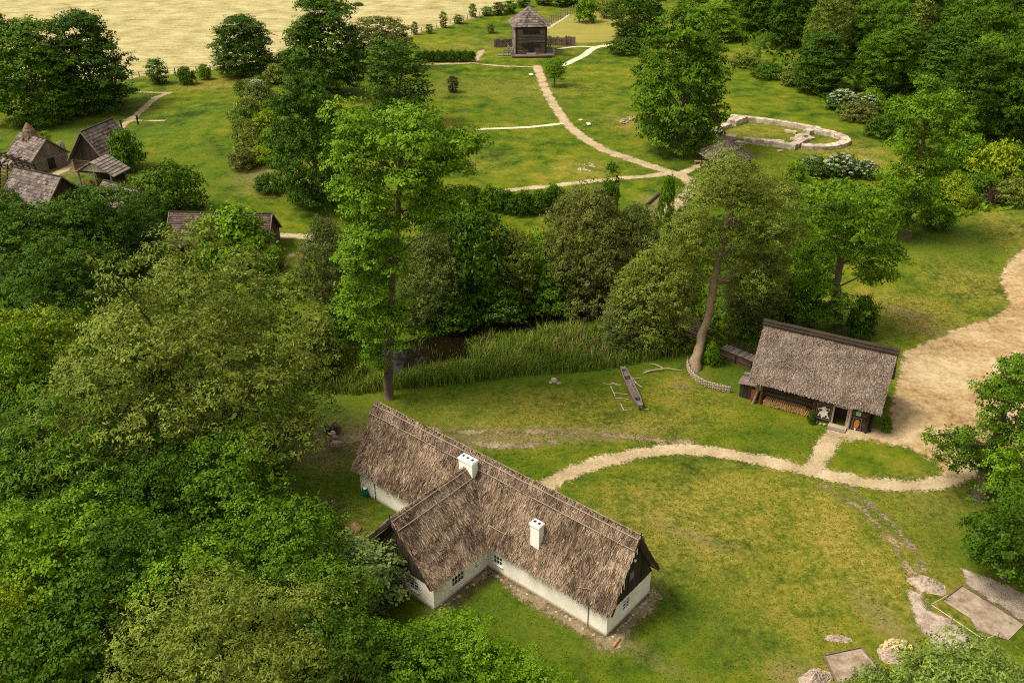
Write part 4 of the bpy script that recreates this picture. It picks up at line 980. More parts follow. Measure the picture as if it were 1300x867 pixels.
# stone foundations of a church
def strip_wall(p, pts, w, z0, z1, o, name='wall', seed=0, mat='ruin_stone'):
    L = smooth_line(pts, 9) if len(pts) > 2 else np.array([np.array(pts[0])+(np.array(pts[1])-np.array(pts[0]))*i/10 for i in range(11)])
    q = random.Random(seed); left = []; right = []
    for i, pnt in enumerate(L):
        d = L[min(i+1, len(L)-1)]-L[max(i-1, 0)]; nn = np.array((-d[1], d[0]))/np.hypot(*d); ww = w/2*q.uniform(.95, 1.05); left.append(pnt+nn*ww); right.append(pnt-nn*ww)
    V = []; F = []
    for l, r in zip(left, right):
        gz = 0; hz = z1+q.uniform(-.05, .05)
        V += [(l[0]-o.x, l[1]-o.y, z0), (l[0]-o.x, l[1]-o.y, hz), (r[0]-o.x, r[1]-o.y, hz+q.uniform(-.04, .04)), (r[0]-o.x, r[1]-o.y, z0)]
    for i in range(len(L)-1):
        for k in range(4): F.append((4*i+k, 4*i+4+k, 4*i+4+(k+1) % 4, 4*i+(k+1) % 4))
    n = len(L)-1; F += [(3, 2, 1, 0), (4*n, 4*n+1, 4*n+2, 4*n+3)]
    b = MB(); b.add(V, F); return b.build(name, M[mat], p)
def ruin():
    o = at(990, 172); p = empty('stone_foundations', o, 0, 'low pale stone church foundations with a rounded end on the mown grass', 'ruin')
    T = lambda L: [flat(x, y, o.z+.9) for x, y in L]
    strip_wall(p, T([(928, 145), (985, 151.5), (1038, 161)]), 1.39, -.4, 0.81, o, seed=1)
    strip_wall(p, T([(944, 174.5), (975, 178), (1011, 184)]), 1.56, -.4, 0.98, o, seed=2)
    strip_wall(p, T([(935, 171), (917, 168), (912, 162), (918, 157), (926, 155)]), 1.64, -.4, 0.68, o, seed=3)
    strip_wall(p, T([(929, 153), (943, 147)]), 2.46, -.4, 1.02, o, seed=4)
    strip_wall(p, T([(1018, 183), (1045, 184.5), (1064, 182), (1074, 177.5), (1069, 172), (1055, 167), (1036, 163.5)]), 1.89, -.4, 0.94, o, 'apse_wall', seed=5)
    strip_wall(p, T([(1008, 182), (1022, 173.5)]), 1.80, -.4, 0.85, o, seed=6)
    strip_wall(p, T([(1024, 165), (1040, 160)]), 1.80, -.4, 0.85, o, seed=7)
    strip_wall(p, T([(1009, 174), (1030, 170)]), 2.62, -.4, 0.47, o, 'chancel_step', seed=8)
    strip_wall(p, T([(1013, 171.5), (1023, 169.5)]), 1.64, -.4, 0.89, o, 'altar_stone', seed=9)
    strip_wall(p, T([(980, 174), (996, 175.5)]), 0.98, -.4, 0.42, o, 'stone_slab', seed=10)
    strip_wall(p, T([(997, 161.5), (1012, 164)]), 0.98, -.4, 0.42, o, 'stone_slab', seed=11)
    strip_wall(p, T([(935, 175), (945, 177)]), 1.15, -.4, 0.30, o, 'stone_slab', seed=12)
ruin()
sb = MB(); sb.box((-.6, -.4, 0), (.6, .4, .25)); tag(sb.build('stone_slab', M['ruin_stone'], loc=at(990.5, 192), rz=.3), 'loose pale stone slab on the grass in front of the church foundations', 'stone')
ps = [rock_mesh('pile_stone', 80+i, .42, M['stone']) for i in range(3)]
for i in range(22):
    t = rnd.random(); c = at(786+20*t+rnd.uniform(-2, 2), 157-7*t+rnd.uniform(-1.6, 1.6)); o = link('pile_stone', ps[i % 3], loc=c+Vector((0, 0, rnd.uniform(0, .4))), rz=rnd.uniform(0, 6)); s = rnd.uniform(.7, 1.3); o.scale = (s, s, s)
    tag(o, 'grey stone in the long pile on the grass left of the big lone tree', 'stone', 'stones piled beside the big lone tree')
for i in range(26):
    a, r = rnd.uniform(0, 6.28), rnd.random()**.5; c = at(744+12*r*math.cos(a), 212+6*r*math.sin(a)); o = link('bank_stone', ps[i % 3], loc=c, rz=a); s = rnd.uniform(.4, .9); o.scale = (s, s, s)
    tag(o, 'small stone scattered in the bare patch above the lower hill path', 'stone', 'stones scattered in the bare patch')
def board(px, label, w=1.1, h=.8, leg=.5, rz=0.3, tilt=.5):
    p = empty('info_board', at(*px), rz, label, 'information board'); b = MB()
    b.obox((0, 0, leg+.1), (w/2, 0, 0), (0, h/2*math.cos(tilt), h/2*math.sin(tilt)), (0, -.03*math.sin(tilt), .03*math.cos(tilt))); b.build('panel', M['white'], p)
    for s in (-1, 1):
        b = MB(); b.beam((s*w*.35, 0, -.1), (s*w*.35, 0, leg), .08, .08); b.build('leg', M['dark_wood'], p)
board((674, 97), 'small white tilted board on the grass below the wooden tower', 1.1, .6)
board((747, 160), 'white board on short legs right of the main hill path', .8, .7)
board((737, 153.5), 'tiny pale board lying beside the main hill path', .8, .4, .2)
def bench(px, rz, label, l=2.2):
    p = empty('plank_bench', at(*px), rz, label, 'bench'); b = MB()
    for k in range(3): b.box((-l/2, -.4+.28*k, .5), (l/2, -.16+.28*k, .57), rnd.random())
    b.build('seat', M['pale_wood'], p)
    for s in (-1, 1):
        c = MB(); c.box((s*l*.38-.07, -.35, -.05), (s*l*.38+.07, .35, .5)); c.build('leg', M['grey_wood'], p)
bench((868, 252), -.55, 'grey plank bench below the path junction beside the willow crown')
bench((886, 207.5), 0, 'tiny pale bench on the path towards the round shelter', 1.4)
bench((1262, 170), -.1, 'long pale plank bench at the foot of the dark wood', 5.)
t = MB(); a, b = at(820, 262), at(838, 246); t.tube([Vector((0, 0, .2)), b-a+Vector((0, 0, .2))], [.3, .25], 8); tag(t.build('dark_log', M['dark_wood'], loc=a), 'dark felled log lying on the bank among the bushes', 'log')
branch('dead_bough', [(1045, 385, 2.), (1062, 378, 2.2), (1084, 372, 2.4)], .14, 'pale_wood', 'pale dead bough sticking out below the tree behind the barn')

# huts at the left
def gable_hut(name, px, rz, L, Wd, ez, rzv, label, ov=.5, wallmat='log_wood', roofmat='shingle', rows=9, door=None, cat='hut', porch=False):
    o = at(*px); p = empty(name, o, rz, label, cat); w = MB()
    for (s, t_) in (((-L/2, -Wd/2), (L/2, -Wd/2)), ((L/2, -Wd/2), (L/2, Wd/2)), ((L/2, Wd/2), (-L/2, Wd/2)), ((-L/2, Wd/2), (-L/2, -Wd/2))): log_wall(w, s, t_, 0, ez+.1, .15, seed=int(s[0]*7+L))
    w.build('wall', M[wallmat], p)
    r = MB(); ridge_roof(r, 0, 0, L/2+ov, Wd/2+ov, ez-.25, rzv, rows=rows, seed=int(L*10)); ro = r.build('roof', M[roofmat], p)
    b = MB(); b.beam((-L/2-ov, 0, rzv+.1), (L/2+ov, 0, rzv+.1), .3, .2); b.build('ridge_board', M['dark_wood'], ro)
    for sx in (-1, 1):
        gm = MB(); plank_gable(gm, (sx*(L/2), -Wd/2, ez), (sx*(L/2), Wd/2, ez), (sx*L/2, 0, rzv-.2), (sx, 0), seed=5, w=.3); gm.build('gable_boards', M['dark_wood' if wallmat != 'hut_wall' else wallmat], p)
        for sy in (-1, 1):
            vb = MB(); vb.beam((sx*(L/2+ov), 0, rzv+.12), (sx*(L/2+ov), sy*(Wd/2+ov), ez-.1), .12, .22); vb.build('verge_board', M['grey_wood'], p)
    if door:
        sx, w_, h_ = door; d = MB(); x = sx*(L/2+.17); d.box((min(x, x+.05*sx), -w_/2, .1), (max(x, x+.05*sx), w_/2, h_)); dd = d.build('door', M['soot_opening_shade'], p)  # door slab painted dark for the shade inside the doorway
        f = MB(); f.beam((x, -w_/2-.1, 0), (x, -w_/2-.1, h_+.1), .18, .18); f.beam((x, w_/2+.1, 0), (x, w_/2+.1, h_+.1), .18, .18); f.beam((x, -w_/2-.2, h_+.15), (x, w_/2+.2, h_+.15), .18, .18); f.build('frame', M['grey_wood'], dd)
    return p
M['hut_wall'] = m_wood('hut_wattle', (.10, .078, .062), (.27, .215, .17), (1, 1, 5), 4)
h1 = gable_hut('log_hut', (52, 209), R_(-36), 8.2, 7.0, 2.5, 5.9, 'hut with a brown board roof, dark doorway and a straw bundle on its ridge', wallmat='hut_wall', door=(1, 1.5, 2.2))
LEAF['bundle'] = m_leaf('bundle', (.075, .05, .028), (.27, .195, .115), 0)
# straw bundle on the hut ridge
sbp = link('straw_bundle', None, loc=h1.location+Vector((-1.2, .9, 5.6))); tag(sbp, 'rough bundle of pale straw sitting on the ridge of the hut', 'straw bundle')
q = np.random.default_rng(3); n = 900; th = q.uniform(0, 6.28, n); hh = q.random(n)
rr = 1.45*(1-hh)**.6*q.uniform(.85, 1.05, n); P = np.stack([rr*np.cos(th), rr*np.sin(th), hh*2.5], 1); D = np.stack([np.cos(th)*.45, np.sin(th)*.45, -np.ones(n)], 1)*q.uniform(.4, .8, n)[:, None]; sd = np.stack([-np.sin(th), np.cos(th), q.normal(0, .3, n)], 1)*.09
me = npmesh('straw', np.stack([P-sd, P+sd, P+D+sd, P+D-sd], 1).reshape(-1, 3), np.arange(4*n).reshape(-1, 4), LEAF['bundle'], np.repeat(q.random(n), 4)); link('straw', me, parent=sbp)
b = MB(); b.tube([(0, 0, .0), (0, 0, 1.2), (0, 0, 2.1), (0, 0, 2.6)], [1.3, 1.1, .5, .15], 12); b.build('core', LEAF['bundle'], sbp)
b = MB(); b.tube([(.72*math.cos(a), .72*math.sin(a), 1.7) for a in np.linspace(0, 6.28, 16)], .1, 5); b.build('binding', M['red_wood'], sbp)
gable_hut('timber_house', (134, 210), R_(-106), 8.0, 7.4, 2.2, 8.0, 'tall steep roofed dark timber house with a porch and a bush at its side', ov=.8, rows=11)
def porch():
    o = at(133, 233); p = empty('porch', o, R_(-104), 'low plank roofed porch with pale boarded gable in front of the steep house', 'porch')
    r = MB(); ridge_roof(r, 0, 0, 2.6, 4.2, 2.5, 4.9, rows=7, seed=77); r.build('roof', M['grey_wood'], p)
    gm = MB(); plank_gable(gm, (2.2, -2.6, 3.1), (2.2, 2.6, 3.1), (2.2, 0, 4.75), (1, 0), w=.3); gm.build('gable_boards', M['pale_wood'], p)
    for x, y in ((2.2, -3.4), (2.2, 3.4), (2.2, 0), (-2, 3.4)):
        b = MB(); b.beam((x, y, -.2), (x, y, 3), .24, .24); b.build('post', M['grey_wood'], p)
    b = MB(); b.box((-2.4, -3.2, -.1), (-2.2, 3.2, 2.9)); b.build('back_wall', M['dark_wood'], p)
    b = MB(); b.box((.9, -3.1, 0), (1.8, -1.8, .9)); b.build('chest', M['clay'], p)
    b = MB(); b.box((1.2, 1.2, 0), (1.8, 2.6, 1.0)); b.build('work_table', M['grey_wood'], p)
porch()
gable_hut('shingled_barn', (62, 272), R_(-26), 10.0, 9.5, 2.6, 7.6, 'low barn whose worn grey shingle roof rises from the trees at the left edge', ov=.6, rows=12, cat='barn')
gable_hut('board_hut', (165, 268), R_(-32), 10, 6, 2.2, 4.6, 'low plank roofed hut half hidden by the dark trees below the porch', ov=.4, rows=7)
gable_hut('long_thatched_hut', (287, 312), R_(-3), 15.5, 7, 1.9, 5.6, 'long low hut with dark brown roof half hidden behind the bright green bush', ov=.5, rows=14, roofmat='brown_roof')
def lattice():
    o = at(12, 229); p = empty('pole_pen', o, R_(-36), 'dark pole rack with lattice sides at the left edge beside the straw topped hut', 'rack')
    q = random.Random(4)
    for y in (-3, 3):
        for i in range(7):
            b = MB(); b.beam((-7.5+2.4*i, y, -.2), (-7.5+2.4*i, y*.55, 4.6), .2, .2); b.build('post', M['dark_wood'], p)
        for z in range(7):
            b = MB(); yy = y*(1-.45*(z*.62+.5)/4.6); b.tube([(-8, yy, .5+z*.62), (7.3, yy+q.uniform(-.1, .1), .5+z*.62)], .13, 6); b.build('rail', M['dark_wood'], p)
    for i in range(6):
        b = MB(); b.beam((-7.3+2.6*i, -1.9, 4.65), (-7.3+2.6*i, 1.9, 4.65), .18, .18); b.build('cross_beam', M['dark_wood'], p)
    for i in range(4):
        b = MB(); b.obox((-4.+2.4*i, -1.0, 4.2), (.8, 0, 0), (0, .7, .5), (0, -.03, .05)); b.build('slat_panel', M['grey_wood'], p)
lattice()
b = MB(); b.tube([(0, 0, -.2), (.05, 0, 3.2), (-.1, 0, 5.6)], [.24, .22, .2], 8); tag(b.build('carved_post', M['dark_wood'], loc=at(106, 216)), 'tall dark upright post beside the steep roofed timber house', 'post')
for x, y, lab in ((175.5, 158, 'short dark post right of the footpath in the left meadow'), (155, 164, 'short dark post left of the footpath near the steep roof')):
    b = MB(); b.beam((0, 0, -.2), (0, 0, 1.9), .3, .3); b.beam((0, 0, 1.9), (0, 0, 2.1), .42, .42); tag(b.build('marker_post', M['dark_wood'], loc=at(x, y)), lab, 'post')
# field edge fence posts with wire
def wire_fence(pts, label, n, h=1.5, r=.12):
    P = smooth_line([tuple(at(x, y)[:2]) for x, y in pts], 8); seg = np.hypot(*np.diff(P, axis=0).T); cs = np.concatenate(([0], np.cumsum(seg))); o = Vector((*P[0], g(*P[0])))
    p = empty('post_fence', o, 0, label, 'fence'); T = []
    for i in range(n):
        d = cs[-1]*i/(n-1); x, y = np.interp(d, cs, P[:, 0]), np.interp(d, cs, P[:, 1]); z = g(x, y); v = Vector((x, y, z))-o; T.append(v)
        b = MB(); b.tube([v-Vector((0, 0, .1)), v+Vector((0, 0, h))], r, 6); b.build('post', M['grey_wood'], p)
    for k in (.5, .95):
        b = MB(); b.tube([v+Vector((0, 0, h*k)) for v in T], .05, 4); b.build('rail', M['grey_wood'], p)
wire_fence([(516, 46), (560, 34), (610, 20), (650, 7)], 'thin post fence between the hay field and the hill meadow', 26)
wire_fence([(168, 99), (230, 92), (285, 88)], 'low post fence along the hay field beside the left shrubs', 14, 1.4, .14)
wire_fence([(694, 34), (712, 24), (728, 16), (735, 14)], 'dark post fence running away behind the tower on the right', 14, 2.6, .16)

# ------------------------------------------------------------------ foliage
def unit(v): return v/np.maximum(np.linalg.norm(v, axis=-1, keepdims=True), 1e-9)
def leaves(name, C, Rc, leaf, cover, mat, seed, squash=.75, asp=1.7, up=.28, droop=0., spill=.05, tone=None, below=-.3, shell=.58, tuft=2.3, per=17):
    """leaf-sized faces gathered in tufts over clumps with centres C (k,3), radii Rc (k,)"""
    q = np.random.default_rng(seed); C = np.asarray(C, float); Rc = np.asarray(Rc, float)
    tr = leaf*tuft
    nt_ = np.maximum(6, cover*.62*4*np.pi*Rc**2*squash/(np.pi*tr*tr)).astype(int); k = int(nt_.sum()); ci = np.repeat(np.arange(len(C)), nt_)
    d = unit(q.normal(size=(k, 3))); low = d[:, 2] < below; d[low, 2] *= -q.random(low.sum()); d = unit(d)
    bd = unit(q.normal(size=(len(C), 5, 3))); dots = np.einsum('ij,ikj->ik', d, bd[ci]); lump = 1+.34*np.max(np.clip((dots-.5)/.5, 0, 1), axis=1)-.14
    rf = (shell+(1-shell)*q.random(k)**.6)*lump
    sp = q.random(k) < spill; rf = np.where(sp, rf*q.uniform(1.1, 1.5, k), rf)
    TP = C[ci]+d*(Rc[ci]*rf)[:, None]*np.array((1, 1, squash))
    ct = q.uniform(.15, .85, len(C)) if tone is None else tone
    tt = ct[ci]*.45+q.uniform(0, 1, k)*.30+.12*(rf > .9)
    ti = np.repeat(np.arange(k), per); tot = len(ti)
    e = unit(q.normal(size=(tot, 3))); e[:, 2] = np.where(e[:, 2] < -.2, -e[:, 2], e[:, 2])
    ts = tr*q.uniform(.6, 1.25, k)
    P = TP[ti]+e*(ts[ti]*q.uniform(.35, 1.0, tot))[:, None]*np.array((1, 1, .7))
    nr = unit(e*.30+d[ti]*.7+np.array((0, 0, up))+q.normal(size=(tot, 3))*.33)
    tg = unit(np.cross(nr, unit(q.normal(size=(tot, 3))))); tg = unit(tg+e*.35-np.array((0, 0, droop)))
    sd = unit(np.cross(nr, tg)); L = leaf*q.uniform(.6, 1.35, tot)
    hl = (tg*(L/2)[:, None]); hs = sd*(L/asp/2)[:, None]
    V = np.stack([P-hl, P+hs-hl*.1, P+hl, P-hs-hl*.1], 1).reshape(-1, 3)
    T = np.clip(tt[ti]+q.normal(.10, .13, tot), 0, 1)
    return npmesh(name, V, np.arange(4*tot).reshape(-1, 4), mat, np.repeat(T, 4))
def crown_clumps(seed, R, zb, H, k, rc=.3, shape='round', ragged=.25):
    """k clumps filling a crown of radius R between heights zb and H"""
    q = np.random.default_rng(seed); cz, rz = (zb+H)/2, (H-zb)/2
    i = np.arange(k); ph = i*2.39996+q.uniform(0, 6); z = 1-1.86*(i+.5)/k; z = np.clip(z+q.normal(0, .05, k), -.95, 1)
    hz = np.where(z > 0, np.sqrt(1-np.clip(z, 0, 1)**2), (1-np.abs(np.clip(z, -1, 0))**3)**.6)
    d = np.stack([hz*np.cos(ph), hz*np.sin(ph), z], 1)+q.normal(0, .06, (k, 3))
    bd = unit(q.normal(size=(9, 3))); ba = q.uniform(-ragged, ragged, 9)
    m = 1+np.sum(ba*np.clip((unit(d)@bd.T-.3)/.7, 0, 1)**1.3, axis=1)
    rr = np.where(q.random(k) < .2, q.uniform(.25, .6, k), q.uniform(.68, 1.04, k))*m
    prof = 1.0
    if shape == 'oval': prof = np.where(d[:, 2] > 0, 1-.25*d[:, 2]**2, 1.)
    if shape == 'cone': prof = 1-.45*np.clip(d[:, 2]+.4, 0, 1)
    Rc = R*rc*q.uniform(.62, 1.25, k)
    if shape == 'dome':                     # broad to the ground
        h = np.clip((i+.5)/k+q.normal(0, .03, k), .02, .98)**1.05; hr = (1-h**3.2)**.5*(.80+.20*np.minimum(1, h/.3))
        m = 1+np.sum(ba*np.clip((unit(np.stack([hr*np.cos(ph), hr*np.sin(ph), h-.2], 1))@bd.T-.3)/.7, 0, 1)**1.3, axis=1)
        rr = np.where(q.random(k) < .15, q.uniform(.3, .65, k), q.uniform(.8, 1.0, k))*m
        return np.stack([np.cos(ph)*hr*rr*(R-R*rc*.6), np.sin(ph)*hr*rr*(R-R*rc*.6), zb+h*(H-zb-R*rc*.5)*(.85+.15*rr)], 1), Rc
    C = np.stack([d[:, 0]*(R-R*rc*.7)*rr*prof, d[:, 1]*(R-R*rc*.7)*rr*prof, cz+d[:, 2]*(rz-R*rc*.55)*rr], 1)
    return C, Rc
def trunk_mesh(name, pts, rads, limbs=(), mat='bark', seed=0):
    b = MB(); q = random.Random(seed); P2 = []; r2 = []
    for i in range(len(pts)-1):
        for j in range(5):
            f = j/5; v = Vector(pts[i]).lerp(Vector(pts[i+1]), f); r = rads[i]+(rads[i+1]-rads[i])*f
            P2.append(v+Vector((q.uniform(-.12, .12), q.uniform(-.12, .12), 0))*r*2*(i+j > 0)); r2.append(r*q.uniform(.88, 1.12))
    P2.append(Vector(pts[-1])); r2.append(rads[-1]); b.tube(P2, r2, 10, tint=.5)
    for (a, e, r) in limbs:
        a, e = Vector(a), Vector(e); mid = (a+e)/2+Vector((q.uniform(-.3, .3), q.uniform(-.3, .3), .12*(e-a).length)); b.tube([a, mid, e], [r, r*.65, r*.25], 6, tint=.5)
    return b.mesh(name, M[mat], True)
def std_trunk(H, zb, R, C, seed, r=None, mat='bark'):
    q = random.Random(seed); r = r or .035*H**.9*.8; top = zb+(H-zb)*.6
    pts = [(0, 0, -.4), (q.uniform(-.1, .1), q.uniform(-.1, .1), zb*.5), (q.uniform(-.3, .3), q.uniform(-.3, .3), zb+.1*(H-zb)), (q.uniform(-.5, .5), q.uniform(-.5, .5), top)]
    idx = list(range(len(C))); q.shuffle(idx)
    limbs = [((pts[2][0], pts[2][1], zb*.8+(top-zb)*q.uniform(0, .6)), C[i], r*.4) for i in idx[:9]]
    return trunk_mesh('trunk', pts, [r*1.35, r, r*.8, r*.3], limbs, mat, seed)
VAR = {}
def variant(key, seed, R, zb, H, k, leaf, cover, rc=.3, shape='round', ragged=.25, trunk=True, **kw):
    C, Rc = crown_clumps(seed, R, zb, H, k, rc, shape, ragged)
    VAR[key] = dict(R=R, H=H, zb=-.35*H if shape == 'dome' else zb, crown=leaves('crown', C, Rc, leaf, cover, None, seed+500, **kw), trunk=std_trunk(H, zb, R, C, seed) if trunk else None)
# near crowns, small leaves
variant('near0', 1, 7, .5, 16, 34, .31, 2.4, .36, ragged=.30, squash=.7, below=-.12)
variant('near1', 2, 7, .8, 17, 38, .31, 2.4, .34, 'oval', ragged=.40, squash=.7, below=-.12)
variant('near2', 3, 7, .3, 15, 32, .33, 2.4, .38, ragged=.38, squash=.68, below=-.12)
variant('fine0', 4, 9, .5, 19, 80, .29, 2.3, .25, asp=2.6, ragged=.10, spill=.14, squash=.8, tuft=1.9, per=13, below=-.15)
variant('fine1', 5, 6, .4, 11, 110, .26, 2.0, .24, 'dome', asp=2.4, ragged=.35, spill=.14, squash=.85, tuft=1.9, per=13)
variant('pinnate', 6, 7, 2.0, 17, 90, .46, 2.2, .25, asp=3.2, ragged=.45, up=.9, droop=.45, squash=.5, tuft=2.3)
variant('bush0', 7, 3.5, .1, 5, 56, .28, 2.2, .27, 'dome', ragged=.4)
variant('bush1', 8, 3.5, .1, 4.4, 50, .30, 2.2, .29, 'dome', ragged=.5)
# distant crowns
variant('mid0', 29, 7, .5, 17, 95, .38, 2.6, .29, 'dome', ragged=.2, below=-.15)
variant('mid1', 10, 7, .5, 18, 130, .38, 2.6, .23, 'dome', ragged=.45)
variant('mid2', 11, 7, .4, 16, 130, .39, 2.5, .25, 'dome', ragged=.36)
variant('mid3', 12, 5, .6, 19, 95, .42, 2.3, .29, 'oval', ragged=.45)
variant('cone0', 13, 5, .4, 17, 95, .42, 2.3, .27, 'dome', ragged=.4)
variant('shrub0', 14, 3, .05, 3.6, 38, .30, 2.3, .32, 'dome', trunk=False, ragged=.45)
variant('shrub1', 15, 3, .05, 3.0, 36, .30, 2.3, .34, 'dome', trunk=False, ragged=.55)
variant('young', 16, 1.6, .2, 5.5, 30, .28, 1.9, .36, 'dome', ragged=.45)

def put(name, key, mat, loc, R, H, label, cat, group=None, rz=None, trunk=True):
    v = VAR[key]; p = empty(name, loc, rnd.uniform(0, 6.28) if rz is None else rz, label, cat, group)
    p.scale = (R/v['R'], R/v['R'], H/v['H'])
    o = link('crown', v['crown'], parent=p)
    if len(v['crown'].materials) == 0: v['crown'].materials.append(None)
    o.material_slots[0].link = 'OBJECT'; o.material_slots[0].material = LEAF[mat]
    if v['trunk'] and trunk: link('trunk', v['trunk'], parent=p)
    return p
TH = np.linspace(.2, 2.6, 40)
def sil_top(Y, z0, R, H, zbf):
    """picture row of the top outline of a crown standing at distance Y"""
    zc, rz = z0+H*(1+zbf)/2, H*(1-zbf)/2; y = Y+R*.9*np.cos(TH); z = zc+rz*np.sin(TH)-CAMH
    return float(np.min(433-FOC*(y*SP+z*CP)/(y*CP-z*SP)))
def base_tree(key, mat, bx, by, top, hw, label, name='broadleaf_tree', cat='tree', group=None, **kw):
    loc = at(bx, by); v = VAR[key]; R = hw*depth(loc.x, loc.y, loc.z+4)/FOC; lo, hi = .4, 45.
    for _ in range(40):
        H = (lo+hi)/2
        if sil_top(loc.y, loc.z, R, H, v['zb']/v['H']) > top: lo = H
        else: hi = H
    return put(name, key, mat, loc, R, H, label, cat, group, **kw)
def top_tree(key, mat, tx, ty, H, R, label, name='broadleaf_tree', cat='tree', group=None, **kw):
    v = VAR[key]; lo, hi = 10., 200.
    for _ in range(40):
        Y = (lo+hi)/2
        if sil_top(Y, 0, R, H, v['zb']/v['H']) > ty: lo = Y
        else: hi = Y
    x = (tx-650)/FOC*depth(0, Y, H*.8); loc = Vector((x, Y, g(x, Y)))
    return put(name, key, mat, loc, R, H, label, cat, group, **kw)

# -- far left and back
base_tree('mid0', 'mid', 55, 152, 22, 62, 'large green tree whose crown is the nearer one above the straw topped hut')
base_tree('mid0', 'dark', 122, 138, 12, 54, 'large dark tree nearer the hay field beside the left footpath')
base_tree('mid1', 'dark', 2, 118, 4, 38, 'dark tree cut by the left picture edge above the huts')
base_tree('mid0', 'dark', 313, 95, 18, 42, 'rounded dark tree standing alone at the edge of the hay field')
base_tree('mid0', 'dark', 413, 118, -8, 53, 'tallest dark tree at the edge of the hay field, its top cut off')
base_tree('mid2', 'brown', 486, 88, 24, 38, 'brownish green tree between the tallest dark tree and the dark hedge')
base_tree('cone0', 'dark', 506, 160, 52, 47, 'dark pointed tree just behind the tall poplar crown')
base_tree('mid0', 'dark', 405, 262, 90, 50, 'broad dark green tree left of the tall poplar')
base_tree('shrub1', 'dark', 372, 90, 62, 22, 'low dark shrub between the round dark tree and the tallest one', 'shrub', 'shrub')
base_tree('young', 'mid', 201, 106, 74, 13, 'small pointed young tree by the hay field fence, leftmost of three', 'young_tree', 'tree')
base_tree('shrub0', 'mid', 236, 107, 84, 14, 'rounded green shrub by the hay field fence, middle of three', 'shrub', 'shrub')
base_tree('shrub0', 'bright', 260, 101, 81, 10, 'small bright shrub by the hay field fence, rightmost of three', 'shrub', 'shrub')
base_tree('shrub0', 'mid', 161, 216, 164, 25, 'rounded green bush growing against the steep roofed timber house', 'bush', 'bush')
base_tree('young', 'bright', 60, 190, 166, 8, 'small light green sapling behind the straw topped hut', 'young_tree', 'tree')
base_tree('shrub0', 'flower', 79, 194, 178, 6, 'tiny white flowering shrub beside the straw topped hut', 'shrub', 'shrub')
# the bank with flowering shrubs
for i, (x, y, t, hw, m, lab) in enumerate(((352, 106, 80, 18, 'olive', 'olive shrub at the top of the planted bank'), (328, 132, 104, 19, 'grey', 'grey green shrub on the bank under white blossom'), (312, 160, 135, 17, 'mid', 'green shrub in the middle of the planted bank'),
        (340, 165, 140, 17, 'yellow', 'yellowish shrub in the middle of the planted bank'), (318, 190, 160, 20, 'olive', 'olive shrub low on the planted bank'), (345, 195, 165, 16, 'bright', 'bright shrub low on the planted bank'), (310, 214, 186, 18, 'brown', 'brownish shrub at the foot of the planted bank'), (342, 242, 220, 20, 'dark', 'dark low shrub below the bare sandy spot on the bank'))):
    base_tree('shrub%d' % (i % 2), m, x, y, t, hw, lab, 'shrub', 'shrub')
for x, y, t, hw, lab in ((327, 118, 101, 13, 'white blossoming shrub at the top of the bank left of the dark trees'), (336, 130, 114, 9, 'white blossoming shrub just below the topmost blossom on the bank'), (307, 148, 138, 8, 'small white blossoming shrub at the left side of the bank')):
    base_tree('shrub1', 'flower', x, y, t, hw, lab, 'elder_bush', 'bush')
for i in range(22):
    f = rnd.random(); y = 100+115*f; x = 338-14*math.sin(f*3.1)+rnd.uniform(-22, 22)*(1-.3*f)
    base_tree('shrub%d' % (i % 2), rnd.choice(('olive', 'mid', 'brown', 'dark', 'mid', 'yellow')), x, y, y-rnd.uniform(15, 24), rnd.uniform(11, 16), 'shrub crowded with others on the planted bank left of the broad dark tree', 'shrub', 'shrub', 'shrubs massed on the planted bank')
# hill meadow
base_tree('young', 'purple', 575, 117, 96, 7, 'small purple leaved tree standing alone on the hill meadow', 'young_tree', 'tree')
base_tree('near2', 'bright', 704, 110, 71, 15, 'small round tree right beside the upper hill path')
base_tree('mid0', 'mid', 862, 189, 8, 62, 'very large lone green tree on the meadow left of the stone foundations')
base_tree('shrub0', 'bright', 745, 28, -6, 17, 'bright round shrub at the top edge behind the tower', 'shrub', 'shrub')
base_tree('mid2', 'dark', 809, 50, -14, 31, 'dark dense tree at the top edge right of the tower')
base_tree('shrub0', 'olive', 772, 22, 0, 16, 'olive shrub between the bright shrub and the dark tree at the top edge', 'shrub', 'shrub')
base_tree('shrub1', 'dark', 797, 68, 48, 24, 'dark low bush where the pale path ends', 'bush', 'bush')
base_tree('shrub1', 'olive', 826, 52, 38, 20, 'olive low bush just behind the dark bush at the pale path', 'bush', 'bush')
base_tree('mid0', 'bright', 908, 50, 2, 32, 'bright tree behind the very large lone tree')
base_tree('mid1', 'bright', 880, 26, -14, 24, 'bright tree at the top edge left of the dark wood')
# hedges: every shrub in the row
for i in range(9):
    base_tree('shrub%d' % (i % 2), 'dark', 532+i*8.4, 78, 64, 6.5, 'dark clipped shrub in the straight hedge left of the tower', 'hedge_shrub', 'shrub', 'hedge left of the tower')
for i, (x, y) in enumerate(((602, 262), (622, 264), (642, 267), (663, 270), (684, 268), (704, 263))):
    base_tree('shrub%d' % (i % 2), ('dark', 'mid', 'dark')[i % 3], x, y+2, y-27, 15, 'dark green shrub in the loose hedge below the lower hill path', 'hedge_shrub', 'shrub', 'hedge below the lower hill path')
base_tree('shrub0', 'bright', 636, 256, 238, 9, 'bright sprig of a shrub rising from the left half of the loose hedge', 'shrub', 'shrub')
base_tree('shrub0', 'bright', 702, 258, 232, 11, 'bright shrub rising at the right end of the loose hedge', 'shrub', 'shrub')
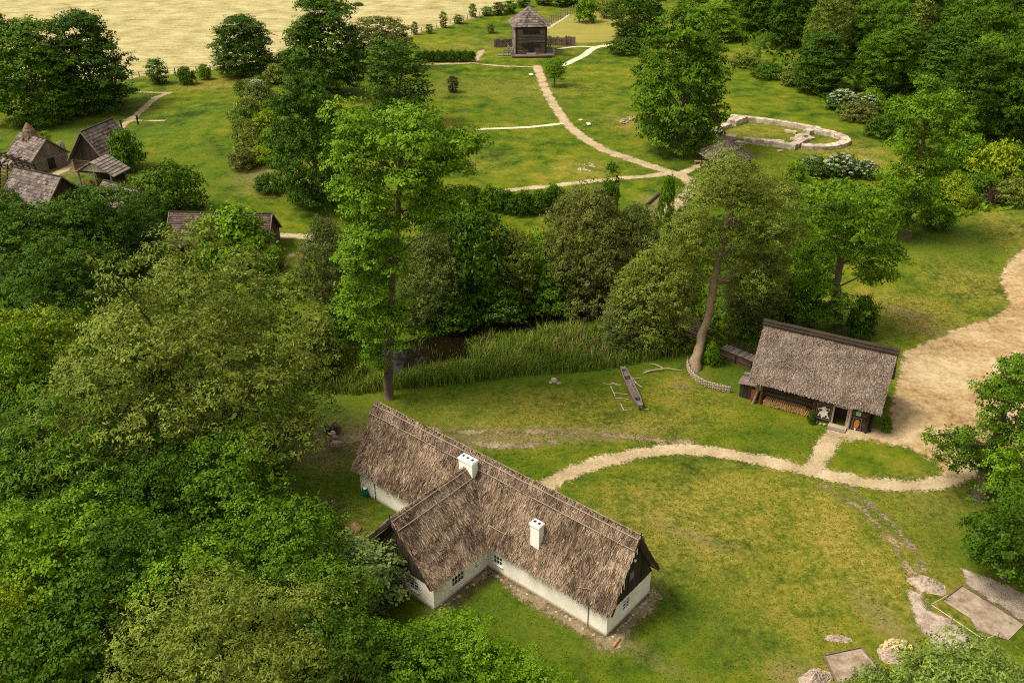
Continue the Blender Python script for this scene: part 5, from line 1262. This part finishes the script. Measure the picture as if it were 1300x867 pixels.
# saplings along the field edge
for i, (x, y, t, hw, m) in enumerate(((527, 44, 27, 4, 'mid'), (545, 42, 30, 5, 'olive'), (563, 35, 14, 5, 'olive'), (582, 30, 18, 6, 'mid'), (600, 22, 4, 5, 'mid'), (618, 20, 8, 7, 'mid'), (633, 19, 2, 8, 'dark'), (648, 17, 0, 9, 'mid'), (664, 9, -8, 9, 'mid'), (690, 6, -12, 12, 'mid'), (712, 8, -8, 12, 'dark'), (726, 6, -10, 10, 'dark'))):
    base_tree('young', m, x, y, t, hw, 'slim young tree in the row along the hay field edge', 'young_tree', 'tree', 'young trees along the field edge')
base_tree('shrub1', 'dark', 455, 7, 3, 7, 'small dark shrub alone in the hay field at the top edge', 'shrub', 'shrub')
base_tree('young', 'brown', 623, 42, 30, 5, 'tiny brownish sapling alone on the meadow left of the tower', 'young_tree', 'tree')
# edge shrubs between meadow and wood
for i, (x, y, t, hw, m, lab) in enumerate(((945, 85, 66, 22, 'olive', 'olive shrub at the meadow edge right of the bright tree'), (975, 98, 80, 20, 'dark', 'dark shrub at the meadow edge left of the round wood edge tree'), (1000, 108, 90, 16, 'olive', 'dull shrub at the meadow edge under the round wood edge tree'),
        (1090, 152, 128, 24, 'brown', 'brownish shrub in the border right of the stone foundations'), (1118, 172, 146, 24, 'dark', 'dark shrub in the border right of the stone foundations'), (1105, 140, 112, 16, 'bright', 'bright green shoot in the flowering border by the wood'), (1132, 160, 120, 20, 'bright', 'bright tall shrub in the border beside the ragged tall tree'))):
    base_tree('shrub%d' % (i % 2), m, x, y, t, hw, lab, 'shrub', 'shrub')
for x, y, t, hw, lab in ((1066, 138, 110, 21, 'white blossoming bush in the border, nearest the two round trees'), (1098, 142, 116, 20, 'white blossoming bush in the border, beside the bright shoot'), (1030, 222, 194, 24, 'white blossoming elder at the left end of the row before the foundations'), (1068, 224, 192, 26, 'white blossoming elder in the middle of the row before the foundations'), (1098, 224, 200, 17, 'white blossoming elder at the right end of the row before the foundations')):
    par = base_tree('shrub0', 'dark', x, y, t+3, hw, lab, 'elder_bush', 'bush')
    C, Rc = crown_clumps(int(x), 3.05, .9, 3.75, 70, .10, 'dome', ragged=.4)
    link('blossom', leaves('blossom', C, Rc*.8, .14, .17, LEAF['flower'], int(x), squash=.5, up=1.2), parent=par)
base_tree('shrub1', 'bright', 1008, 232, 205, 14, 'light green sprawling bush left of the blossoming elders', 'bush', 'bush')
base_tree('mid0', 'dark', 1038, 116, 38, 37, 'round dark tree at the edge of the wood, left of a pair')
base_tree('mid1', 'mid', 1106, 118, 42, 33, 'round lighter tree at the edge of the wood, right of a pair')
# the wood at the upper right: every tree by itself
rows = [(-70, 900, 32), (-40, 905, 34), (-15, 915, 34), (10, 930, 34), (34, 945, 36), (60, 985, 38), (86, 1040, 40), (112, 1130, 42), (140, 1185, 44), (168, 1215, 46)]
for y, x0, sp in rows:
    x = x0+rnd.uniform(0, 14)
    while x < 1360:
        m = rnd.choices(('dark', 'mid', 'olive', 'brown', 'bright'), (7, 5, .8, .6, 1.2))[0]; yy = y+rnd.uniform(-9, 9)
        Hm = rnd.uniform(15, 22)
        loc = at(x, yy); R = rnd.uniform(5.2, 7.4)
        put('wood_tree', rnd.choice(('mid0', 'mid1', 'mid2', 'mid3')), m, loc, R, Hm, 'broadleaf tree with a green crown crowded among others in the wood at the upper right', 'tree', 'trees of the wood at the upper right')
        x += sp*rnd.uniform(.85, 1.25)
# shrubs on the right slope
for i, (x, y, t, hw, m, lab) in enumerate(((1222, 215, 168, 28, 'bright', 'bright shrub right of the ragged tall tree, uppermost on the slope'), (1262, 225, 180, 30, 'yellow', 'yellow green shrub on the right slope in front of the plank bench'), (1298, 226, 186, 24, 'mid', 'green shrub at the right edge of the picture below the wood'),
        (1210, 252, 222, 22, 'yellow', 'bright leafy shrub low on the right slope beside the ragged tree'), (1246, 248, 216, 24, 'mid', 'green shrub in the middle of the right slope'), (1284, 256, 226, 26, 'olive', 'olive shrub low on the right slope at the picture edge'), (1222, 262, 238, 18, 'yellow', 'yellow green leafy shrub at the foot of the right slope'),
        (1258, 258, 240, 10, 'purple', 'small reddish shrub on the right slope'), (1215, 212, 192, 9, 'brown', 'small brown shrub beside the narrow sandy path on the right slope'), (1190, 290, 262, 20, 'mid', 'green shrub at the foot of the ragged tall tree'))):
    base_tree('shrub%d' % (i % 2), m, x, y, t, hw, lab, 'shrub', 'shrub')
# -- around the ditch
for i, (key, m, x, y, t, hw, lab) in enumerate((
    ('fine1', 'brown', 742, 398, 242, 50, 'broad brownish willow bush on the far bank in the middle of the picture'),
    ('fine1', 'grey', 800, 392, 262, 36, 'grey green willow bush right of the broad brownish one'),
    ('mid3', 'mid', 770, 345, 206, 20, 'slim mid green young poplar rising behind the brownish willow bush'),
    ('bush0', 'yellow', 632, 340, 284, 26, 'yellow green bush on the far bank right of the tall poplar'),
    ('fine1', 'olive', 652, 385, 292, 32, 'olive willow bush on the far bank between poplar and brownish bush'),
    ('bush0', 'bright', 683, 345, 292, 22, 'bright green bush on the far bank left of the brownish willow bush'),
    ('bush0', 'dark', 600, 388, 262, 42, 'tall dark bush on the far bank just right of the tall poplar'),
    ('fine1', 'grey', 548, 400, 296, 36, 'silvery willow bush seen behind the poplar trunk'),
    ('fine1', 'grey', 420, 385, 278, 26, 'silvery willow bush left of the tall poplar'),
    ('bush1', 'mid', 560, 300, 240, 30, 'green bush behind the poplar crown below the hill meadow'),
    ('bush0', 'bright', 600, 320, 262, 24, 'light green bush right behind the poplar branches'),
    ('bush1', 'mid', 440, 430, 372, 32, 'mid green bush at the left end of the ditch'),
    ('bush1', 'olive', 410, 470, 400, 34, 'olive bush between the huge willow and the ditch'),
    ('bush0', 'bright', 845, 300, 220, 12, 'narrow bright sapling bush below the path junction'),
    ('bush1', 'bright', 838, 335, 292, 22, 'bright bush above the willow bush on the bank'),
    ('bush0', 'dark', 852, 345, 300, 18, 'dark bush with pale blossom beside the leaning willow crown'),
    ('fine1', 'olive', 832, 432, 312, 48, 'olive willow bush on the bank left of the leaning willow trunk'),
    ('fine1', 'grey', 792, 438, 372, 30, 'low grey willow bush at the right end of the reeds'),
    ('fine1', 'grey', 952, 420, 322, 46, 'grey green willow bush under the crowns behind the footbridge'),
    ('bush0', 'mid', 1004, 418, 345, 36, 'green bush behind the barn ridge'),
    ('bush1', 'dark', 1092, 428, 374, 22, 'dark low hanging bush right above the barn ridge'),
    ('bush0', 'bright', 902, 462, 432, 10, 'small bright bush growing at the leaning willow trunk'),
    ('bush1', 'dark', 1030, 536, 520, 7, 'small dark shrub at the barn front beside the cow hide'),
    ('bush1', 'mid', 1124, 548, 528, 8, 'small green shrub at the right corner of the barn'),
    ('bush1', 'dark', 865, 300, 262, 16, 'dark bush at the left side of the leaning willow crown'),
    ('bush1', 'mid', 700, 395, 330, 30, 'mid green bush hanging over the dark water'),
    ('bush1', 'dark', 640, 400, 352, 30, 'dark bush at the water edge on the far bank'),
    ('bush1', 'dark', 575, 412, 362, 32, 'dark bush at the water edge behind the poplar'),
    )):
    if y > 290 and x < 850 and hw > 20: hw *= 1.28
    base_tree(key, m, x, y, t, hw, lab, 'willow_bush' if key == 'fine1' else ('bush' if key.startswith('bush') else 'broadleaf_tree'), 'tree' if key in ('mid3', 'near1') else 'bush')
# -- left middle
for key, m, x, y, t, hw, lab in (
    ('near0', 'dark', 62, 372, 238, 72, 'large dark tree at the left edge below the shingled barn'),
    ('near2', 'dark', 135, 360, 226, 58, 'dark tree in front of the low plank roofed hut'),
    ('near1', 'dark', 5, 350, 250, 50, 'dark tree cut by the left edge beside the shingled barn'),
    ('near1', 'dark', 190, 345, 262, 40, 'dark tree left of the long low hut'),
    ('bush0', 'mid', 226, 276, 204, 46, 'rounded green tree standing behind the long low hut'),
    ('near0', 'dark', 185, 300, 238, 30, 'small dark tree between the plank roofed hut and the rounded green tree'),
    ('bush1', 'bright', 304, 338, 258, 60, 'bright green tree covering the front of the long low hut'),
    ('bush0', 'bright', 350, 345, 312, 18, 'small bright bush right of the long low hut'),
    ('bush1', 'mid', 385, 372, 336, 24, 'green bush beside the rutted track by the huge willow'),
    ('near1', 'dark', 100, 420, 300, 60, 'dark tree behind the yellow green tree at the left'),
    ('near2', 'dark', 30, 330, 232, 32, 'dark tree rising just before the shingled barn roof')):
    base_tree(key, m, x, y, t, hw, lab, 'bush' if key.startswith('bush') and 'tree' not in lab[:24] else 'broadleaf_tree', 'bush' if key.startswith('bush') and 'tree' not in lab[:24] else 'tree')
# -- foreground left
base_tree('fine0', 'olive', 282, 596, 306, 148, 'huge round olive willow left of the thatched house', 'willow_tree', 'tree', rz=1.)
for key, m, x, y, H, R, lab in (
    ('near0', 'yellow', 38, 368, 17, 6.5, 'yellow green tree at the left edge beside the huge willow'),
    ('near1', 'bright', 8, 420, 15, 5, 'bright tree at the left edge just below the yellow green one'),
    ('near2', 'dark', 142, 398, 17, 5, 'dark green tree between the yellow green tree and the huge willow'),
    ('pinnate', 'olive', 118, 452, 17, 7.5, 'olive tree with drooping feathery leaves left of the huge willow'),
    ('pinnate', 'mid', 70, 500, 16, 6.5, 'mid green tree with drooping feathery leaves at the far left'),
    ('near1', 'dark', 20, 520, 13, 6, 'dark tree at the left edge below the feathery leaved ones'),
    ('near0', 'dark', 190, 545, 14, 5.5, 'green tree with shade put into its leaf colour below the feathery trees at the willow foot'),  # dark leaf colour imitates shade between the crowns
    ('near2', 'mid', 268, 542, 13, 6.5, 'leafy tree with lighter tips in front of the huge willow'),
    ('near0', 'bright', 78, 604, 16, 7.5, 'bright green tree at the left, above the lower left corner'),
    ('near1', 'dark', 180, 655, 14, 6, 'green tree with leaves coloured as shade between the left bright tree and the middle clump'),  # leaves set dark as painted shade separating its neighbours
    ('near2', 'mid', 345, 630, 13, 6, 'mid green tree left of the wing gable'),
    ('near1', 'bright', 240, 692, 13, 5.5, 'bright green tree just behind the big olive crown at the bottom'),
    ('fine0', 'olive', 285, 722, 16, 9, 'big olive tree at the bottom edge left of the house'),
    ('near0', 'yellow', 0, 712, 14, 4, 'yellow green tree at the lower left edge'),
    ('near2', 'dark', 62, 762, 14, 6, 'dark green tree in the lower left corner'),
    ('near1', 'dark', 140, 700, 13, 5.5, 'green tree with shade painted into its leaves above the lower left corner'),  # shade between crowns put into the leaf colour
    ('near1', 'mid', 392, 700, 11, 5, 'mid green tree in front of the wing gable'),
    ('near0', 'bright', 572, 772, 9, 5.2, 'bright green tree below the inner yard of the house'),
    ('near2', 'mid', 492, 776, 10, 5.0, 'green tree at the bottom edge below the wing gable'),
    ('near1', 'dark', 425, 770, 12, 5.0, 'green tree with leaves darkened to imitate shade at the bottom edge between the olive crown and the pale elder'),  # dark leaves paint a shaded gap beside the olive crown
    ('near0', 'bright', 645, 816, 7.5, 4.6, 'lowest bright green tree at the bottom edge below the house'),
    ('near1', 'dark', 130, 590, 11, 6, 'dark tree in the shade between the left trees'),
    ('near1', 'bright', 20, 650, 12, 5, 'bright tree at the left edge above the yellow green one'),
    ('near2', 'olive', 380, 800, 12, 5.5, 'dull green tree at the bottom edge right of the big olive crown'),
    ('fine1', 'sage', 1220, 818, 13, 7.0, 'pale grey green willow crown at the bottom right corner'),
    ('fine1', 'sage', 1118, 852, 10, 3.4, 'pale willow crown at the bottom edge left of the corner willow'),
    ('near0', 'mid', 560, 820, 7, 4, 'mid green tree at the bottom edge under the brighter one')):
    top_tree(key, m, x, y, H, R, lab, 'willow_tree' if key[:4] == 'fine' else 'broadleaf_tree')
# pale elder in front of the wing gable
loc = at(462, 772); put('elder_bush', 'bush0', 'pale', loc, 5.0, 6.6, 'pale glossy leaved elder standing before the dark wing gable', 'bush')
put('bush', 'bush1', 'mid', at(415, 700), 3.2, 4.5, 'shaded green bush left of the pale elder', 'bush')

# -- trees with a shape of their own: clumps placed along their limbs
def custom(name, mat, base, trunk, limbs_from, clumps, Y, leaf, cover, label, rs=(2.5,), bark='bark', rad=(.6, .25), seed=1, asp=1.7, cat='tree', nl=14, **kw):
    o = at(*base); p = empty(name, o, 0, label, cat); q = random.Random(seed); C = []; Rc = []
    s = depth(0, Y, 10)/FOC
    for i, c in enumerate(clumps):
        x, y = c[0], c[1]; r = c[2] if len(c) > 2 else rs[0]; k = 4
        for j in range(k):
            yy = Y+q.uniform(-1, 1)*r*1.6; v = onY(x+q.uniform(-.55, .55)*r/s, y+q.uniform(-.55, .55)*r/s, yy)
            C.append(v-o); Rc.append(r*q.uniform(.58, .9))
    m = leaves('crown', np.array([tuple(c) for c in C]), Rc, leaf, cover, LEAF[mat], seed, asp=asp, **kw); link('crown', m, parent=p)
    T = [onY(x, y, Y)-o if i else Vector((0, 0, -.5)) for i, (x, y) in enumerate([base]+trunk)]
    r = np.linspace(rad[0], rad[1], len(T)); r[0] *= 1.35
    L = []
    step = max(1, len(C)//nl)
    for c in C[::step]:
        t = min(T[limbs_from:], key=lambda t: (t-c).length+max(0, t.z-c.z)*1.5); L.append((t, c, rad[1]*.55))
    link('trunk', trunk_mesh('trunk', T, list(r), L, bark, seed), parent=p); return p
Yp = at(493, 505).y
custom('poplar_tree', 'bright', (493, 505), [(494, 450), (496, 400), (500, 330), (505, 270), (508, 220), (507, 165)], 2,
    [(450, 165, 3.), (490, 158, 3.), (525, 160, 2.8), (434, 192, 2.6), (475, 185, 3.2), (515, 190, 3.), (556, 180, 2.6), (585, 184, 2.2), (603, 188, 1.6), (572, 205, 2.2), (545, 232, 2.4), (505, 215, 2.8), (455, 222, 2.8), (440, 250, 2.4), (562, 258, 2.), (582, 256, 1.7), (475, 255, 2.6), (525, 252, 2.2), (548, 205, 2.4),
     (470, 285, 2.8), (446, 300, 2.4), (505, 285, 2.0), (480, 315, 2.6), (446, 335, 2.2), (500, 320, 1.8), (466, 345, 2.5), (498, 350, 2.1), (446, 365, 1.9), (466, 378, 2.3), (490, 385, 2.2), (512, 392, 1.5), (452, 398, 1.8), (474, 410, 2.), (500, 418, 1.7), (482, 438, 1.6), (462, 432, 1.5), (506, 440, 1.2), (470, 458, 1.3), (488, 466, 1.1), (562, 290, 1.5), (590, 212, 1.6), (540, 275, 1.6)],
    Yp, .32, 2.6, 'very tall bright poplar with a bare lower trunk standing at the reed bank', bark='bark', rad=(.5, .2), seed=3)
Yw = at(880, 470).y
custom('willow_tree', 'olive', (880, 470), [(889, 435), (899, 398), (907, 360), (914, 325), (922, 290), (932, 255)], 3,
    [(905, 238, 3.), (935, 230, 3.), (968, 242, 3.), (884, 264, 3.), (920, 262, 3.2), (955, 266, 3.2), (988, 270, 2.8), (868, 292, 2.6), (895, 295, 3.), (935, 298, 2.8), (972, 300, 3.), (1000, 292, 2.2), (862, 322, 2.4), (888, 330, 2.2), (945, 334, 2.6), (975, 338, 2.6), (990, 322, 2.2), (960, 365, 2.4), (985, 368, 2.2), (868, 348, 2.), (940, 376, 2.)],
    Yw+3, .27, 2.5, 'leaning old willow with a thick pale trunk beside the wicker fence', bark='bark_pale', rad=(.62, .34), seed=5, asp=2.6, spill=.16, squash=.9)
Yo = at(1066, 418).y
custom('broadleaf_tree', 'bright', (1066, 418), [(1064, 392), (1062, 365), (1066, 335), (1070, 305), (1074, 275)], 1,
    [(1040, 259, 2.8), (1078, 252, 3.), (1110, 266, 2.6), (1028, 287, 2.6), (1062, 286, 2.8), (1098, 294, 2.8), (1126, 308, 2.2), (1136, 325, 1.8), (1118, 335, 2.2), (1085, 322, 2.2), (1045, 319, 2.4), (1024, 342, 2.4), (1048, 362, 2.4), (1030, 388, 2.4), (1100, 352, 2.), (1125, 352, 1.4), (1060, 395, 2.2), (1018, 316, 2.), (1092, 392, 1.6), (1108, 398, 1.3), (1012, 370, 2.2)],
    Yo, .32, 2.6, 'broad green tree with gaps in its crown directly behind the barn ridge', rad=(.6, .28), seed=7)
Yr = at(1152, 300).y
custom('broadleaf_tree', 'bright', (1152, 300), [(1154, 275), (1160, 240), (1168, 200), (1176, 160), (1182, 130)], 1,
    [(1180, 118, 2.6), (1206, 128, 2.4), (1156, 142, 2.2), (1185, 150, 2.8), (1215, 152, 2.4), (1165, 172, 2.6), (1198, 178, 2.6), (1150, 196, 2.6), (1178, 205, 2.8), (1202, 208, 2.), (1140, 225, 2.8), (1166, 235, 2.8), (1188, 232, 2.), (1132, 255, 2.8), (1156, 262, 2.8), (1176, 268, 2.2), (1126, 280, 2.2), (1146, 284, 2.4)],
    Yr, .38, 2.8, 'ragged tall tree right of the blossoming elders before the wood', rad=(.5, .2), seed=9)
Yk = at(1243, 632).y
custom('oak_tree', 'mid', (1243, 632), [(1252, 600), (1262, 570), (1270, 535), (1280, 500), (1292, 465)], 1,
    [(1196, 568, 1.5), (1184, 560, 1.1), (1215, 556, 1.6), (1208, 582, 1.4), (1232, 562, 1.7), (1240, 585, 1.5), (1224, 578, 1.5), (1250, 540, 1.7), (1258, 515, 1.6), (1252, 500, 1.1), (1276, 490, 2.), (1290, 460, 2.), (1300, 520, 2.2), (1272, 545, 1.6), (1296, 555, 1.6), (1310, 480, 2.4), (1320, 540, 2.4), (1262, 572, 1.5)],
    Yk+1, .29, 2.1, 'oak with a slanting dark trunk and a long low bough reaching over the sandy path', rad=(.62, .3), seed=11, nl=22)
custom('broadleaf_tree', 'bright', (1300, 655), [(1298, 630), (1296, 600), (1298, 570)], 1,
    [(1272, 592, 1.7), (1290, 575, 1.7), (1300, 606, 2.), (1262, 612, 1.4), (1285, 622, 1.8), (1312, 580, 2.), (1315, 630, 2.2)],
    Yk-2, .29, 2.25, 'bright green tree growing in front of the oak at the right edge', rad=(.3, .15), seed=12)
custom('broadleaf_tree', 'dark', (1275, 735), [(1276, 715), (1280, 690), (1284, 660)], 1,
    [(1255, 660, 2.), (1280, 645, 2.2), (1242, 685, 2.), (1268, 692, 2.4), (1295, 680, 2.4), (1240, 705, 1.6), (1262, 716, 2.), (1290, 712, 2.2), (1315, 670, 2.4), (1318, 715, 2.4)],
    at(1275, 735).y, .30, 1.5, 'dark leafy tree in the shade under the oak at the right edge', rad=(.3, .15), seed=13)

# ------------------------------------------------------------------ reeds, bank growth and grass: growth nobody could count
def blades(name, polys, n, h, w, mat, seed, lean=.25, tone=None, cross=False):
    q = np.random.default_rng(seed); pts = []
    areas = []
    for P in polys:
        P = np.array(W(P)); areas.append((P, P.min(0), P.max(0)))
    tot = sum((b[1]-a[1])*(b[0]-a[0]) for _, a, b in areas)
    for P, a, b in areas:
        k = int(n*((b[1]-a[1])*(b[0]-a[0]))/tot); X = q.uniform(a[0], b[0], k); Y = q.uniform(a[1], b[1], k)
        d = seg_dist(P, X, Y, True); ins = in_poly(P, X, Y); keep = ins & (q.random(k) < np.clip(.35+d/2., 0, 1)); pts.append(np.stack([X[keep], Y[keep]], 1))
    P = np.concatenate(pts); k = len(P); Z = gh(P[:, 0], P[:, 1]); B = np.column_stack([P, Z])
    patchy = .5+.5*np.sin(P[:, 0]*.45+1.7*np.sin(P[:, 1]*.3))*np.sin(P[:, 1]*.6+P[:, 0]*.12)
    patch2 = .5+.5*np.sin(P[:, 0]*1.3+2*np.sin(P[:, 1]*.9))*np.sin(P[:, 1]*1.7-P[:, 0]*.4); hh = h*q.uniform(.5, 1.15, k)*(.45+.45*patchy+.35*patch2); th = q.uniform(0, 6.28, k); s = np.column_stack([np.cos(th), np.sin(th), np.zeros(k)])*(w*q.uniform(.7, 1.4, k))[:, None]/2
    ln = q.normal(0, lean, (k, 2)); T = B+np.column_stack([ln*hh[:, None], hh]); Mi = B+np.column_stack([ln*hh[:, None]*.3, hh*.6])
    V = np.stack([B-s, B+s, Mi+s*.8, Mi-s*.8, T+s*.15, T-s*.15], 1).reshape(-1, 3); i = np.arange(k)*6
    F = np.concatenate([np.stack([i, i+1, i+2, i+3], 1), np.stack([i+3, i+2, i+4, i+5], 1)])
    t = np.clip(patchy*.35+patch2*.3+q.normal(.2, .2, k), 0, 1)
    me = npmesh(name, V, F, LEAF[mat], np.repeat(t, 6)); return tag(link(name, me), kind='stuff')
blades('reeds', [[(425, 500), (500, 478), (600, 462), (700, 452), (800, 446), (842, 440), (838, 456), (770, 470), (660, 478), (560, 490), (450, 502)], [(588, 438), (640, 425), (700, 418), (770, 412), (800, 425), (790, 448), (700, 455), (600, 462)]], 52000, 1.7, .085, 'reed', 1)
blades('rushes', [[(560, 400), (640, 388), (720, 375), (790, 368), (800, 382), (730, 396), (640, 410), (570, 420)], [(405, 470), (440, 450), (470, 470), (440, 500), (400, 500)], [(800, 420), (850, 400), (870, 430), (860, 455), (815, 450)]], 16000, 2.0, .09, 'olive', 2)
blades('water_stems', [[(520, 440), (600, 425), (690, 405), (725, 412), (620, 447), (530, 472)]], 1600, 1.5, .07, 'olive', 13)
blades('dry_reeds', [[(690, 432), (740, 428), (800, 452), (760, 462), (700, 455)], [(600, 440), (625, 432), (628, 446), (604, 452)]], 1500, 2.0, .08, 'straw', 3)
blades('bank_growth', [[(500, 395), (840, 340), (850, 372), (700, 402), (520, 440)], [(400, 300), (600, 300), (700, 300), (830, 330), (800, 370), (560, 400), (420, 420)], [(870, 420), (960, 400), (1000, 430), (960, 455), (900, 470)], [(840, 300), (1010, 240), (1140, 230), (1120, 300), (1000, 400), (880, 420)]], 30000, .9, .28, 'mid', 4, .6)
blades('undergrowth', [[(-60, 380), (240, 300), (330, 330), (400, 420), (400, 560), (330, 640), (400, 700), (440, 780), (600, 860), (600, 1000), (-100, 1000)]], 26000, 1.1, .35, 'dark', 5, .8)
blades('wood_undergrowth', [[(930, 50), (1010, 112), (1130, 180), (1210, 205), (1330, 240), (1330, -60), (920, -60)]], 22000, 1.6, .9, 'dark', 6, .8)
blades('slope_growth', [[(1190, 190), (1330, 220), (1330, 262), (1240, 272), (1180, 290), (1170, 240)]], 5000, .9, .4, 'bright', 7, .7)
# short meadow grass close enough to be seen as tufts
near = [[(560, 560), (700, 500), (870, 480), (950, 510), (1060, 560), (1040, 600), (1150, 640), (1230, 640), (1200, 760), (1100, 800), (1150, 880), (700, 880), (620, 800), (560, 780), (640, 740), (770, 820), (840, 745), (690, 620), (560, 560)], [(380, 560), (440, 520), (470, 540), (455, 620), (500, 650), (470, 680), (420, 700), (380, 640)], [(1130, 380), (1290, 270), (1275, 340), (1260, 400), (1150, 440), (1080, 440)]]
def grass_blades():
    o = blades('grass', near, 60000, .07, .09, 'bright', 8, 2.6); o.data.materials[0] = LEAF['grass_tuft']
LEAF['grass_tuft'] = m_leaf('grass_tuft', (.075, .105, .006), (.19, .185, .022), trans=.5)
grass_blades()
